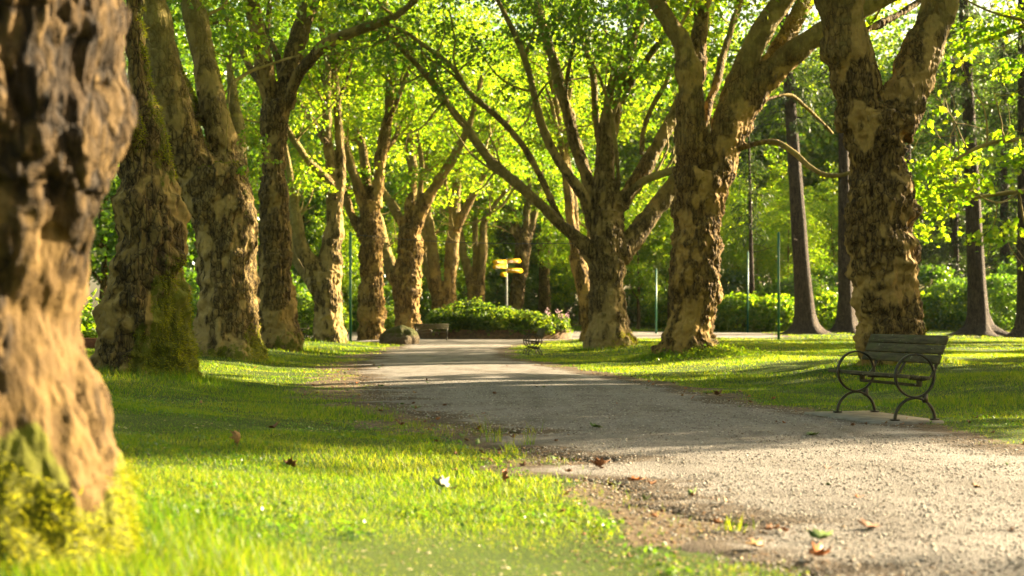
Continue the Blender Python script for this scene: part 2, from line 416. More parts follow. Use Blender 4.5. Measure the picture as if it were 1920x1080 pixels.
def make_wood(strokes, d, vox, seed, burl=.05, fine=.022, moss_fn=None, origin=(0, 0, 0), sub=True, sub_len=(1.6, 3.4), top=None,
              rough_limb=.12, plates=7.0, ext=True, sub_n=4, sub_min=None):
    """strokes: list of (kind, depth drift, [(px, py, width px) ...]).  Returns mesh arrays + twig points for leaves"""
    rng = np.random.default_rng(seed)
    solid = MB(); thin = MB(); skel = []; ends = []
    for kind, dd, pts in strokes:
        P = []
        m = len(pts)
        for i, (px, py, w) in enumerate(pts):
            di = d + (dd * i / (m - 1) if kind != 'T' else 0)
            P.append([*W(px, py, di), w * di / F / 2])
        P = np.array(P)
        if kind == 'T':
            b = P[0].copy(); b[2] -= .5; b[3] *= 1.12; P = np.vstack([b, P])
        n_seen = len(P)
        if ext and pts[-1][1] <= 25:
            dr = P[-1][:3] - P[-2][:3]; dr /= np.linalg.norm(dr); r = P[-1][3]; p = P[-1][:3].copy(); add = []
            for _ in range(5):
                dr = dr + rng.normal(0, .22, 3) + np.array([0, 0, .12]); dr /= np.linalg.norm(dr)
                p = p + dr * 1.25; r *= .78; add.append([*p, r])
            P = np.vstack([P, add])
        S = spline(P, max(vox * 3, .06))
        S[:, 3] = np.maximum(S[:, 3], .012)
        if kind != 'T':          # slight crookedness
            amp = np.minimum(S[:, 3] * .35, .05)[:, None] * np.minimum(np.arange(len(S)) / 8.0, 1)[:, None]
            S[:, :3] += amp * np.stack([vnoise(S[:, :3] * 1.1, seed + 90 + q) for q in range(3)], 1)
            S[:, 3] *= 1 + .13 * vnoise(S[:, :3] * 2.1, seed + 95)
        tval = np.full(len(S), 1.0)
        if kind != 'T':
            s = np.linspace(0, 1, len(S)); tval = np.clip(.95 - s * 1.9, rough_limb, 1)
        big = S[:, 3] > vox * 1.5
        cut = len(S) if big.all() else int(np.argmin(big))
        if cut > 3: solid.tube(S[:cut, :3], S[:cut, 3], 16)
        if cut < len(S) - 1:
            a = max(0, cut - 4); thin.tube(S[a:, :3], S[a:, 3], 7)
        skel.append(np.column_stack([S[::2], tval[::2]]))
        if kind not in ('T', 'N') and sub:
            # side branches and twigs
            Lt = np.linalg.norm(np.diff(S[:, :3], axis=0), axis=1).sum()
            for _ in range(max(2, int(Lt / 1.1))):
                i = rng.integers(int(len(S) * .35), len(S)); z = S[i, 2]
                if sub_min is not None and z < sub_min: continue
                r = min(S[i, 3] * .5, .05)
                t = S[min(i + 1, len(S) - 1), :3] - S[i - 1, :3]; t /= np.linalg.norm(t) + 1e-9
                dr = t * .5 + rng.normal(0, .75, 3) + np.array([0, 0, .2])
                q, rr = grow(rng, S[i, :3], dr, rng.uniform(*sub_len), max(r, .016))
                qs = spline(np.column_stack([q, rr]), .25); thin.tube(qs[:, :3], qs[:, 3], 5, False)
                ends.append(qs[len(qs) // 3::2, :3])
                for _ in range(sub_n):
                    j = rng.integers(2, len(q)); q2, r2 = grow(rng, q[j], rng.normal(0, 1, 3) + np.array([0, 0, .1]), rng.uniform(.7, 1.5), max(rr[j] * .6, .010), 4)
                    thin.tube(q2, r2, 4, False); ends.append(q2[1:])
    skel = np.concatenate(skel)
    # voxel union
    me = mesh_data('tmp', solid.verts(), solid.polys()); ob = link('tmp', me)
    md = ob.modifiers.new('r', 'REMESH'); md.mode = 'VOXEL'; md.voxel_size = vox; md.adaptivity = 0
    sm = ob.modifiers.new('s', 'SMOOTH'); sm.factor = .6; sm.iterations = 5
    dg = bpy.context.evaluated_depsgraph_get()
    m2 = bpy.data.meshes.new_from_object(ob.evaluated_get(dg))
    bpy.data.objects.remove(ob); bpy.data.meshes.remove(me)
    n = len(m2.vertices); v = np.empty(n * 3, np.float32); m2.vertices.foreach_get('co', v); v = v.reshape(-1, 3).astype(float)
    nr = np.empty(n * 3, np.float32); m2.vertex_normals.foreach_get('vector', nr); nr = nr.reshape(-1, 3)
    nl = len(m2.loops); lv = np.empty(nl, np.int32); m2.loops.foreach_get('vertex_index', lv)
    ls = np.empty(len(m2.polygons), np.int32); m2.polygons.foreach_get('loop_total', ls)
    quads = lv.reshape(-1, 4) if (ls == 4).all() else None
    if quads is None:
        st = np.concatenate([[0], np.cumsum(ls)[:-1]]); quads = np.stack([lv[st[ls == 4] + q] for q in range(4)], 1)
    bpy.data.meshes.remove(m2)
    idx = np.empty(n, int)
    for a in range(0, n, 20000):
        q = v[a:a + 20000]
        dist = np.linalg.norm(q[:, None, :] - skel[None, :, :3], axis=2) / (skel[None, :, 3] + .05)
        idx[a:a + 20000] = dist.argmin(1)
    rad = skel[idx, 3]; tv = skel[idx, 4]
    k = max(vox * 60, 0) and min(1.0, 1.0)
    st = np.array([1, 1, .6])
    amp = tv * np.clip(rad / .45, .15, 1.3)
    lump = fbm(v * np.array([1.35, 1.35, 1.8]), 4, seed, .6) * burl * .95
    f1, f2, cid = worley(v * np.array([2.4, 2.4, 2.0]) + .45 * np.stack([fbm(v * 2.6, 2, seed + 40 + q) for q in range(3)], 1), seed + 3)
    knob = (sstep(.8, .1, f1) * (cid > .45)) * burl * .9 - np.clip(.12 - (f2 - f1), 0, 1) * burl * .8 * sstep(.0, .5, fbm(v * 2.5, 2, seed + 8))
    disp = amp * (lump + knob)
    mask = sstep(-.30, .25, fbm(v * np.array([2.0, 2.0, 1.1]), 4, seed + 71) + .7 * fbm(v * np.array([6, 6, 3.0]), 3, seed + 72) + .28 - .42 * (1 - sstep(.4, 1.9, v[:, 2] - origin[2])))   # where old bark still clings
    pv = v * np.array([1, 1, .5]) * plates + .55 * np.stack([vnoise(v * 5, seed + 50 + q) for q in range(3)], 1)
    g1, g2, gid = worley(pv, seed + 11)
    plate = (np.clip((g2 - g1) * 2.6, 0, 1) - .5) * fine + (gid - .5) * fine * .5
    rid = np.abs(fbm(v * np.array([11, 11, 2.2]), 3, seed + 21)); disp += amp * (mask * (plate * .62 + (np.minimum(rid, .5) - .25) * fine * 1.5 + fine * .25) + (1 - mask) * (np.minimum(rid, .4) - .2) * fine * .5)
    disp += (1 - tv) * rad * .10 * fbm(v * 3.0, 2, seed + 30)
    disp += tv * fine * .42 * fbm(v * np.array([16, 16, 7.0]), 3, seed + 33, .6)
    core = (tv > .9) & (rad > vox * 3)
    if core.any(): disp -= tv * (disp[core].mean() + .45 * disp[core].std())
    v = v + nr * disp[:, None]
    rough = np.clip(tv + .12 * fbm(v * 1.2, 2, seed + 61), 0, 1)
    moss = moss_fn(v, nr) if moss_fn else np.zeros(n)
    tvs = thin.verts() if thin.n else np.zeros((0, 3))
    V = np.concatenate([v, tvs]); polys = [quads] + [q + n for q in (thin.polys() if thin.n else [])]
    at = {'plate': np.concatenate([mask, np.zeros(len(tvs))]), 'rough': np.concatenate([rough, np.full(len(tvs), .1)]), 'moss': np.concatenate([moss, np.zeros(len(tvs))])}
    o = np.asarray(origin, float)
    return V - o, polys, at, (np.concatenate(ends) if ends else np.zeros((0, 3))), v, nr, moss

TREES = {}
def plane_tree(key, label, d, base, strokes, vox, seed, crown=(), group='plane trees of the alley', leaf='diamond', leafsize=.2, per=9, spread=.5,
               mat=None, leafmat=None, keep=1.0, fill_per=12, name='plane_tree', crown_zmin=None, **kw):
    x, y, _ = W(base[0], base[1], d); z = gz(x, y)
    root = thing(name, label, 'tree', (x, y, z), group)
    rng = np.random.default_rng(seed + 1000)
    V, polys, at, ends, wv, wn, moss = make_wood(strokes, d, vox, seed, origin=(x, y, z), **kw)
    link('trunk', mesh_data('trunk', V, polys, mat or BARK, True, at), root)
    mb = MB()
    if len(ends):
        if crown_zmin is not None: ends = ends[ends[:, 2] > crown_zmin]
        e = ends[rng.random(len(ends)) < keep]
        if len(e): mb.add(*sprays(e, per, spread, leafsize, leaf, rng))
    for (c, r, n, sd) in crown:
        mb.add(*sprays(blob_points(c, r, n, rng, sd), fill_per, spread * 1.25, leafsize, leaf, rng))
    if mb.n:
        link('crown', mesh_data('crown', mb.verts() - np.array([x, y, z]), mb.polys(), leafmat or LEAF), root)
    TREES[key] = (root, wv, wn, moss)
    return root

# ------------------------------------------------------------------ the alley of plane trees
SPOT = {'L0': (-25, 1118, 5.3), 'L1': (268, 690, 21), 'L2': (422, 655, 33), 'L3': (523, 637, 45), 'L4': (617, 630, 57), 'L5': (697, 622, 68),
        'L6': (765, 615, 79), 'L7': (836, 590, 90), 'L8': (893, 570, 100), 'C9': (967, 575, 108), 'C10': (1022, 578, 116),
        'R1': (1668, 668, 27), 'R2': (1290, 650, 38), 'R3': (1142, 638, 50), 'R4': (1106, 610, 64)}
for k, (px, py, d) in SPOT.items():
    w = {'L0': 1.2, 'L1': 1.5}.get(k, 1.4)
    MOUNDS.append(((px - 960) * d / F, d, w, .10 if k != 'L0' else .05))

def T(*p): return ('T', 0, p)
def B(dd, *p): return ('B', dd, p)

def N(dd, *p): return ('N', dd, p)

def moss_L0(v, n):
    z = v[:, 2]; q = 960 + v[:, 0] * F / np.maximum(v[:, 1], 3)
    zt = .40 + .30 * (1 - sstep(60, 165, q)) + .20 * sstep(185, 235, q)
    return .95 * (1 - sstep(-.12, .16, z - zt))
def moss_L1(v, n):
    z = v[:, 2]; right = sstep(-.05, .75, n[:, 0])
    low = (1 - sstep(.6, 1.5, z)); return .12 + .62 * right * (1 - sstep(1.2, 2.6, z)) + .38 * low * sstep(-.7, .2, n[:, 0]) + .42 * right * sstep(2.5, 3.2, z)
def moss_low(a, b, g=.1):
    g = g + .10
    def f(v, n):
        return g + a * (1 - sstep(.1, b, v[:, 2])) * (.4 + .6 * sstep(-.4, .6, n[:, 0]))
    return f
def moss_L2(v, n):
    return .08 + .5 * (1 - sstep(.2, .9, v[:, 2])) + .45 * sstep(.25, .8, n[:, 2]) * sstep(3.2, 3.8, v[:, 2]) + .3 * sstep(.4, .9, n[:, 0])

plane_tree('L0', 'huge blurred knobbly trunk with yellow moss, nearest to the viewer', 5.3, SPOT['L0'],
    [T((-10, 1130, 760), (-12, 1085, 640), (-15, 1040, 560), (-10, 960, 505), (-12, 880, 455), (-18, 800, 420), (-40, 700, 390), (-70, 610, 410), (-70, 520, 440), (-62, 420, 450),
       (-52, 340, 460), (-48, 240, 530), (-45, 120, 530), (-45, 0, 525), (-45, -200, 500), (-40, -400, 460)),
     B(1.5, (60, -330, 260), (160, -700, 200), (330, -1200, 160)), B(-1.5, (-80, -330, 280), (-260, -700, 220), (-500, -1250, 170)), B(2, (-20, -380, 260), (0, -900, 190), (60, -1500, 130))],
    .014, 11, crown=[((-3.2, 7.5, 10.2), (4.5, 4.5, 3.2), 420, 1)], burl=.04, fine=.027, plates=11, mat=BARK_NEAR, moss_fn=moss_L0, leaf='tri3', leafsize=.16, crown_zmin=6.5)

plane_tree('L1', 'stout mossy plane trunk with a wide flared base, second on the left side', 21, SPOT['L1'],
    [T((266, 690, 205), (270, 650, 180), (272, 600, 166), (272, 540, 150), (277, 470, 138), (283, 400, 128), (280, 340, 106), (276, 270, 80), (268, 190, 58), (258, 100, 46), (252, 0, 44), (248, -120, 42)),
     B(2, (262, -90, 45), (330, -260, 38), (430, -420, 28)), B(-2, (258, -100, 45), (190, -260, 36), (60, -400, 26)), B(1, (258, -110, 45), (262, -330, 34), (250, -560, 24)),
     B(-2.5, (262, 300, 60), (215, 180, 55), (170, 20, 48), (80, -200, 36))],
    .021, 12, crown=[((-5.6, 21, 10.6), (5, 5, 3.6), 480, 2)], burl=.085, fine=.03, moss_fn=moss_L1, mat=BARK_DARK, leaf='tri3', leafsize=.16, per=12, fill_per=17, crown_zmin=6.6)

plane_tree('L2', 'thick plane trunk forking low with a heavy limb leaning left', 33, SPOT['L2'],
    [T((422, 655, 150), (422, 620, 122), (424, 560, 112), (424, 500, 110), (423, 450, 113), (414, 390, 124), (400, 340, 128), (394, 318, 120)),
     B(-1.5, (378, 345, 94), (350, 280, 84), (324, 200, 72), (303, 110, 62), (288, 20, 54), (274, -60, 46)),
     B(.5, (420, 340, 62), (416, 280, 56), (402, 200, 54), (383, 110, 47), (357, 10, 43)),
     B(1.5, (445, 360, 40), (452, 290, 30), (446, 220, 27), (436, 170, 20), (430, 120, 12)),
     B(3, (372, 230, 30), (345, 160, 27), (316, 90, 25), (292, 15, 22))],
    .026, 13, crown=[((-7, 33, 11.5), (5.5, 5.5, 3.6), 480, 3)], burl=.07, fine=.028, moss_fn=moss_L2, mat=BARK_GREY, leaf='tri3', leafsize=.16, per=12, fill_per=17, crown_zmin=7.6)

plane_tree('L3', 'straight plane trunk with pale bark patch, one limb arching right', 45, SPOT['L3'],
    [T((523, 640, 92), (521, 600, 72), (518, 540, 68), (516, 470, 64), (515, 400, 58), (513, 320, 50), (514, 240, 52), (518, 190, 58)),
     B(-1, (508, 200, 36), (497, 130, 34), (485, 60, 32), (474, 5, 30)),
     B(1, (527, 200, 44), (545, 120, 40), (562, 55, 37), (582, 0, 34)),
     B(-2, (538, 200, 30), (552, 160, 28), (575, 118, 25), (618, 78, 23), (688, 51, 19), (738, 32, 15), (780, 0, 12)),
     B(3, (505, 180, 18), (470, 130, 15), (440, 70, 13), (420, 20, 11)),
     B(2, (530, 170, 18), (520, 110, 16), (500, 60, 14), (505, 5, 12))],
    .03, 14, crown=[((-7.6, 46, 14), (6, 5.5, 3.8), 420, 4), ((-7.5, 47, 10.7), (2.2, 3, 1.2), 40, 41), ((-9.5, 47, 11), (2, 3, 1.6), 60, 42)], burl=.06, fine=.026,
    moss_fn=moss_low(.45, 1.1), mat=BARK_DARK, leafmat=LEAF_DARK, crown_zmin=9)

plane_tree('L4', 'crooked plane tree with bulging trunk, a bright limb leaning left from low fork', 57, SPOT['L4'],
    [T((617, 632, 66), (616, 600, 54), (615, 560, 52), (614, 530, 55), (612, 510, 56)),
     B(.5, (616, 530, 46), (621, 470, 40), (626, 420, 37), (627, 370, 33), (620, 320, 24), (614, 230, 18), (612, 130, 15), (600, 40, 11), (596, 0, 9)),
     B(1.5, (630, 400, 26), (639, 330, 20), (638, 260, 18), (632, 190, 17), (626, 120, 14), (620, 60, 11), (605, 10, 9)),
     B(-1, (602, 530, 46), (582, 490, 36), (566, 460, 30), (555, 410, 25), (546, 350, 17), (535, 280, 11), (520, 200, 8)),
     B(2, (597, 545, 30), (575, 518, 24), (553, 478, 20), (540, 430, 15), (522, 380, 10)),
     B(-2, (625, 350, 20), (600, 320, 16), (572, 290, 14), (545, 250, 12), (530, 215, 9)),
     B(2.5, (614, 270, 16), (590, 235, 14), (560, 190, 12), (545, 130, 9), (528, 60, 7)),
     B(1, (632, 200, 12), (650, 150, 9), (668, 90, 7), (690, 20, 5))],
    .034, 15, crown=[((-7.5, 58, 15), (5.5, 5, 3.6), 380, 5), ((-8.6, 59.5, 10.4), (2.5, 3, 2.2), 90, 51)], burl=.07, fine=.026, moss_fn=moss_low(.35, .7, .05), mat=BARK_GREY, leafsize=0.140, per=22, fill_per=28, crown_zmin=6, keep=.7)

plane_tree('L5', 'lumpy brown plane trunk behind the green pole, rising into three slender limbs', 68, SPOT['L5'],
    [T((697, 624, 56), (697, 590, 50), (697, 560, 47), (696, 500, 47), (695, 440, 43), (692, 400, 42), (694, 375, 44)),
     B(.5, (703, 390, 30), (709, 340, 26), (720, 270, 23), (731, 190, 20), (734, 110, 17), (730, 50, 13), (722, 0, 10)),
     B(-2, (684, 390, 26), (668, 340, 20), (652, 290, 17), (632, 230, 13), (612, 180, 10)),
     B(2, (692, 385, 22), (688, 330, 19), (676, 270, 16), (655, 215, 12), (645, 150, 8)),
     B(1, (680, 440, 22), (662, 408, 18), (645, 360, 15), (628, 300, 11), (600, 240, 8)),
     B(-1, (726, 230, 13), (748, 180, 11), (770, 120, 8), (782, 60, 6)),
     B(2, (714, 300, 13), (740, 260, 10), (757, 225, 8), (790, 190, 6))],
    .038, 16, crown=[((-6.8, 69, 15.5), (5.5, 5, 3.8), 360, 6), ((-6, 70.5, 11.5), (3.5, 3, 2.5), 110, 61)], burl=.075, fine=.026, moss_fn=moss_low(.3, .6, .03), leafsize=0.156, per=22, fill_per=28, crown_zmin=7, keep=.7)

plane_tree('L6', 'knobbly plane trunk beside the boulder with a bright limb sweeping up right', 79, SPOT['L6'],
    [T((766, 620, 52), (764, 580, 47), (764, 540, 52), (768, 490, 50), (769, 450, 46), (769, 425, 46)),
     B(.5, (768, 435, 30), (770, 380, 22), (773, 320, 19), (770, 260, 16), (764, 200, 12), (758, 130, 9)),
     B(-2, (777, 430, 28), (792, 390, 24), (815, 350, 21), (846, 303, 18), (872, 255, 14), (890, 200, 10), (905, 140, 8)),
     B(1, (758, 430, 20), (742, 395, 18), (722, 362, 14), (700, 330, 10)),
     B(3, (752, 545, 30), (735, 505, 27), (722, 465, 24), (712, 420, 20), (700, 380, 13)),
     B(-1, (779, 420, 14), (788, 360, 11), (790, 300, 10), (782, 240, 8)),
     B(2, (772, 330, 10), (760, 280, 8), (740, 230, 6))],
    .042, 17, crown=[((-5.6, 80, 16), (5.5, 5, 4), 330, 7), ((-4.6, 82, 11.6), (4, 3, 2.8), 120, 71)], burl=.08, fine=.028, moss_fn=moss_low(.2, .5, 0), leafsize=0.172, per=22, fill_per=28, crown_zmin=7.5, keep=.7)

plane_tree('L7', 'plane tree splitting at the ground into a V of two orange-brown stems behind the hedge', 90, SPOT['L7'],
    [T((834, 605, 46), (832, 575, 46), (830, 560, 44)),
     B(0, (822, 575, 26), (816, 520, 24), (810, 460, 21), (802, 400, 18), (797, 340, 13), (800, 270, 9)),
     B(.5, (840, 575, 30), (845, 500, 26), (850, 440, 23), (855, 380, 20), (859, 320, 15), (862, 250, 11), (856, 180, 8)),
     B(-1, (856, 430, 20), (874, 390, 17), (893, 355, 15), (912, 315, 12), (935, 270, 9), (955, 220, 7)),
     B(2, (818, 560, 20), (806, 515, 17), (796, 478, 15), (796, 440, 10), (790, 400, 7)),
     B(1, (852, 420, 10), (838, 360, 8), (830, 300, 6))],
    .046, 18, crown=[((-4.2, 91, 16.5), (5.5, 5, 4), 300, 8), ((-3, 93, 12), (4.5, 3, 3), 120, 81)], burl=.06, fine=.026, leafsize=0.187, per=22, fill_per=28, crown_zmin=8, keep=.75, mat=BARK)

plane_tree('L8', 'slender forked plane tree far along the alley, just left of the yellow signs', 100, SPOT['L8'],
    [T((893, 590, 36), (893, 560, 34), (893, 535, 33)),
     B(0, (886, 550, 18), (877, 510, 16), (868, 470, 15), (864, 430, 12), (868, 380, 9)),
     B(0, (898, 550, 20), (904, 490, 18), (906, 435, 15), (914, 385, 13), (922, 330, 10), (926, 260, 8)),
     B(1, (893, 545, 15), (892, 480, 13), (891, 420, 11), (897, 370, 9), (905, 320, 7)),
     B(-1, (908, 420, 9), (930, 380, 8), (958, 350, 6))],
    .05, 19, crown=[((-2.6, 101, 17), (5.5, 5, 4.4), 260, 9), ((-2, 103, 12.4), (4.5, 3, 3), 110, 91)], burl=.06, fine=.024, leafsize=0.203, per=20, fill_per=27, crown_zmin=8, keep=.8, mat=BARK)

plane_tree('C9', 'plane tree with a pale leaning trunk directly behind the yellow fingerpost', 108, SPOT['C9'],
    [T((965, 590, 32), (969, 560, 28), (974, 520, 28), (979, 480, 28), (981, 445, 28)),
     B(0, (976, 460, 18), (964, 432, 15), (945, 415, 13), (920, 408, 10), (895, 395, 7)),
     B(0, (983, 455, 18), (988, 400, 15), (991, 350, 12), (992, 290, 9)),
     B(1, (987, 455, 17), (1000, 415, 14), (1008, 370, 12), (1015, 320, 9)),
     B(-1, (973, 440, 14), (962, 400, 11), (940, 365, 9), (925, 330, 7))],
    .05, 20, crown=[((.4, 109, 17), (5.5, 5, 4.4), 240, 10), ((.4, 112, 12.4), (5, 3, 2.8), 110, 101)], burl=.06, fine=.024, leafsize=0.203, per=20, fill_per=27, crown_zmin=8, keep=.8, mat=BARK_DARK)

plane_tree('C10', 'dark stubby trunk in the shade at the far end of the alley', 116, SPOT['C10'],
    [T((1022, 595, 26), (1021, 550, 23), (1021, 510, 22), (1020, 470, 20)),
     B(0, (1018, 490, 14), (1008, 440, 11), (1000, 400, 8)), B(0, (1023, 490, 14), (1030, 430, 11), (1036, 380, 8))],
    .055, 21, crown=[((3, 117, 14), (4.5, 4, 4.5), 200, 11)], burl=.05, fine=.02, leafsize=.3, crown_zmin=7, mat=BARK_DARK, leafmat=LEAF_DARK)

plane_tree('R4', 'sunlit orange plane trunk leaning out from behind the many-limbed tree', 64, SPOT['R4'],
    [T((1112, 620, 46), (1106, 580, 38), (1094, 535, 34), (1086, 500, 32), (1080, 475, 31)),
     B(0, (1082, 490, 24), (1074, 440, 20), (1066, 380, 18), (1058, 300, 16), (1046, 220, 14), (1032, 140, 12), (1020, 60, 9), (1014, 5, 7)),
     B(.6, (1084, 490, 20), (1080, 420, 15), (1072, 350, 13), (1062, 280, 12), (1064, 210, 10), (1075, 140, 8)),
     B(-.8, (1064, 350, 10), (1050, 270, 9), (1035, 200, 8), (1018, 150, 6)),
     B(1, (1090, 510, 12), (1104, 440, 9), (1110, 370, 8))],
    .036, 22, crown=[((3.2, 65, 15.5), (5, 5, 4), 330, 12), ((3.6, 66.5, 11), (3.5, 3, 2.2), 90, 121)], burl=.05, fine=.024, leafsize=0.148, per=22, fill_per=28, crown_zmin=8, keep=.7)

plane_tree('R3', 'many-limbed spreading plane tree, long bare limbs arching left over the path', 50, SPOT['R3'],
    [T((1142, 640, 98), (1141, 605, 76), (1138, 560, 67), (1137, 500, 68), (1139, 440, 66), (1140, 395, 62)),
     B(-3, (1118, 492, 34), (1082, 448, 29), (1032, 402, 23), (980, 354, 21), (922, 303, 19), (878, 243, 16), (831, 180, 14), (790, 130, 12), (750, 88, 11), (712, 52, 9)),
     B(-4, (1062, 428, 17), (1042, 392, 15), (1012, 326, 14), (976, 266, 13), (926, 211, 13), (876, 168, 12), (850, 126, 11), (806, 91, 10), (760, 60, 9), (722, 45, 7), (680, 20, 5)),
     B(-2, (1118, 445, 26), (1096, 375, 23), (1048, 302, 20), (1022, 248, 17), (1005, 190, 15), (990, 130, 13), (964, 60, 12), (932, 0, 10)),
     B(1, (1124, 420, 27), (1098, 330, 25), (1071, 240, 23), (1050, 165, 21), (1030, 85, 19), (1002, 10, 17)),
     B(0, (1138, 420, 50), (1133, 325, 43), (1141, 235, 36), (1156, 155, 30), (1186, 78, 25), (1206, 12, 21)),
     B(-1.5, (1154, 395, 12), (1159, 325, 10), (1151, 250, 9), (1143, 200, 8), (1118, 130, 6), (1100, 95, 5)),
     B(2, (1158, 390, 34), (1206, 318, 30), (1248, 245, 26), (1272, 195, 22), (1302, 118, 19), (1330, 40, 15), (1345, 0, 13)),
     B(-1.5, (1162, 388, 20), (1200, 342, 17), (1262, 320, 15), (1310, 300, 11), (1370, 270, 8)),
     B(2.5, (1160, 482, 44), (1214, 412, 37), (1264, 346, 32), (1302, 288, 28), (1350, 200, 22), (1400, 90, 18)),
     B(-1, (1163, 190, 18), (1200, 128, 16), (1248, 66, 13), (1290, 10, 10)),
     B(1, (1202, 290, 12), (1214, 220, 11), (1256, 140, 9), (1275, 60, 7)),
     B(-1, (1086, 290, 14), (1062, 190, 12), (1072, 100, 9), (1090, 20, 7)),
     B(1, (1140, 330, 16), (1118, 230, 14), (1110, 140, 11), (1085, 40, 9))],
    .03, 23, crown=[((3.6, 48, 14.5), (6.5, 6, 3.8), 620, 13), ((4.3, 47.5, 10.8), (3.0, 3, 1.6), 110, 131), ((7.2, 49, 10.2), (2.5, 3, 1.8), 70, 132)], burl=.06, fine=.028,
    moss_fn=moss_low(.42, 1.0, .05), mat=BARK_GREY, leafmat=LEAF_DARK, leafsize=.17, per=15, fill_per=20, crown_zmin=8.2, keep=.55, sub_n=3)

plane_tree('R2', 'big golden-barked plane tree with a keyhole fork, limbs fanning to the right', 38, SPOT['R2'],
    [T((1290, 658, 128), (1293, 630, 98), (1297, 595, 85), (1303, 560, 84), (1303, 522, 98), (1306, 480, 94), (1308, 440, 95), (1311, 400, 98), (1316, 355, 108), (1320, 320, 112)),
     B(-.3, (1300, 350, 66), (1297, 280, 62), (1296, 200, 56), (1292, 150, 54), (1276, 85, 38), (1256, 45, 34), (1230, 0, 31)),
     B(.6, (1298, 175, 46), (1306, 100, 38), (1313, 40, 36), (1318, 0, 34)),
     B(-.3, (1340, 345, 70), (1358, 270, 62), (1376, 205, 60), (1398, 120, 48), (1430, 55, 44), (1474, -5, 38)),
     B(-.8, (1372, 255, 56), (1412, 175, 54), (1462, 118, 52), (1508, 82, 47), (1552, 55, 43), (1605, 25, 37), (1660, -5, 30)),
     B(1.5, (1398, 180, 44), (1450, 105, 42), (1486, 52, 40), (1512, 0, 36)),
     N(-1, (1372, 285, 18), (1400, 276, 15), (1450, 266, 13), (1490, 288, 12), (1516, 311, 11), (1550, 329, 11), (1590, 326, 9), (1640, 300, 6)),
     N(2, (1418, 196, 14), (1450, 182, 10), (1482, 178, 9), (1508, 198, 8), (1538, 226, 7), (1560, 250, 5)),
     B(3, (1310, 250, 24), (1345, 150, 20), (1365, 70, 16), (1385, 0, 13))],
    .026, 24, crown=[((6.2, 38, 13), (6, 6, 3.6), 520, 14), ((5.2, 40.5, 9.9), (1.2, 2, 1.0), 30, 142)], burl=.075, fine=.032, moss_fn=moss_low(.5, 1.1, .04), leaf='tri3', leafsize=.16, per=12, fill_per=17, crown_zmin=8.2)

plane_tree('R1', 'massive two-forked golden plane trunk directly behind the wooden bench', 27, SPOT['R1'],
    [T((1668, 690, 150), (1668, 655, 130), (1668, 600, 118), (1662, 545, 120), (1656, 500, 130), (1650, 455, 140), (1652, 400, 138), (1650, 350, 122), (1640, 300, 116), (1637, 250, 122), (1640, 215, 130)),
     B(-.4, (1612, 240, 92), (1603, 180, 92), (1592, 110, 92), (1584, 50, 86), (1575, 0, 96), (1568, -80, 84)),
     B(.4, (1668, 250, 92), (1690, 190, 84), (1718, 125, 78), (1744, 60, 76), (1766, -5, 72)),
     B(1.5, (1600, 70, 22), (1650, 45, 20), (1692, 22, 18), (1730, -10, 16))],
    .021, 25, crown=[((7.4, 27, 11.6), (5.5, 5.5, 3.6), 480, 15)], burl=.085, fine=.036, moss_fn=lambda v, n: .05 + .42 * (1 - sstep(.3, 1.2, v[:, 2])) + .32 * sstep(.3, .9, n[:, 0]),
    leaf='tri3', leafsize=.16, per=12, fill_per=17, crown_zmin=7.2)
# ------------------------------------------------------------------ camera, light
cam = bpy.data.cameras.new('camera'); co = bpy.data.objects.new('camera', cam); COL.objects.link(co)
co.location = (0, 0, H); co.rotation_euler = (math.radians(90), 0, 0)
cam.lens = 50; cam.sensor_width = 36; cam.shift_y = 50 / 1920.0; cam.clip_end = 2000; cam.clip_start = .05
cam.dof.use_dof = True; cam.dof.focus_distance = 18; cam.dof.aperture_fstop = 2.1
SC.camera = co
SUN_AZ, SUN_EL = 62.0, 20.0      # degrees to the right of the view, above the horizon
sun = bpy.data.lights.new('sun', 'SUN'); sun.energy = 5; sun.angle = math.radians(.6); sun.color = (1, .83, .55)
so = bpy.data.objects.new('sun', sun); COL.objects.link(so)
sd = Vector((math.sin(math.radians(SUN_AZ)) * math.cos(math.radians(SUN_EL)), math.cos(math.radians(SUN_AZ)) * math.cos(math.radians(SUN_EL)), math.sin(math.radians(SUN_EL))))
so.rotation_euler = sd.to_track_quat('Z', 'Y').to_euler()
wd = bpy.data.worlds.new('World'); SC.world = wd; wd.use_nodes = True
nt = wd.node_tree; bg = nt.nodes['Background']; sky = nt.nodes.new('ShaderNodeTexSky'); sky.sky_type = 'NISHITA'; sky.sun_disc = False
sky.sun_elevation = math.radians(SUN_EL); sky.sun_rotation = math.radians(SUN_AZ); sky.dust_density = 3.0; sky.air_density = 1.0; sky.ozone_density = .6
tint = nt.nodes.new('ShaderNodeMix'); tint.data_type = 'RGBA'; tint.blend_type = 'MULTIPLY'; tint.inputs[0].default_value = 1; tint.inputs[7].default_value = (1, .93, .70, 1)
nt.links.new(sky.outputs[0], tint.inputs[6]); nt.links.new(tint.outputs[2], bg.inputs[0]); bg.inputs[1].default_value = .05
SC.view_settings.view_transform = 'Standard'; SC.view_settings.look = 'None'; SC.view_settings.exposure = 3.0; SC.view_settings.gamma = 1
HAZE = True
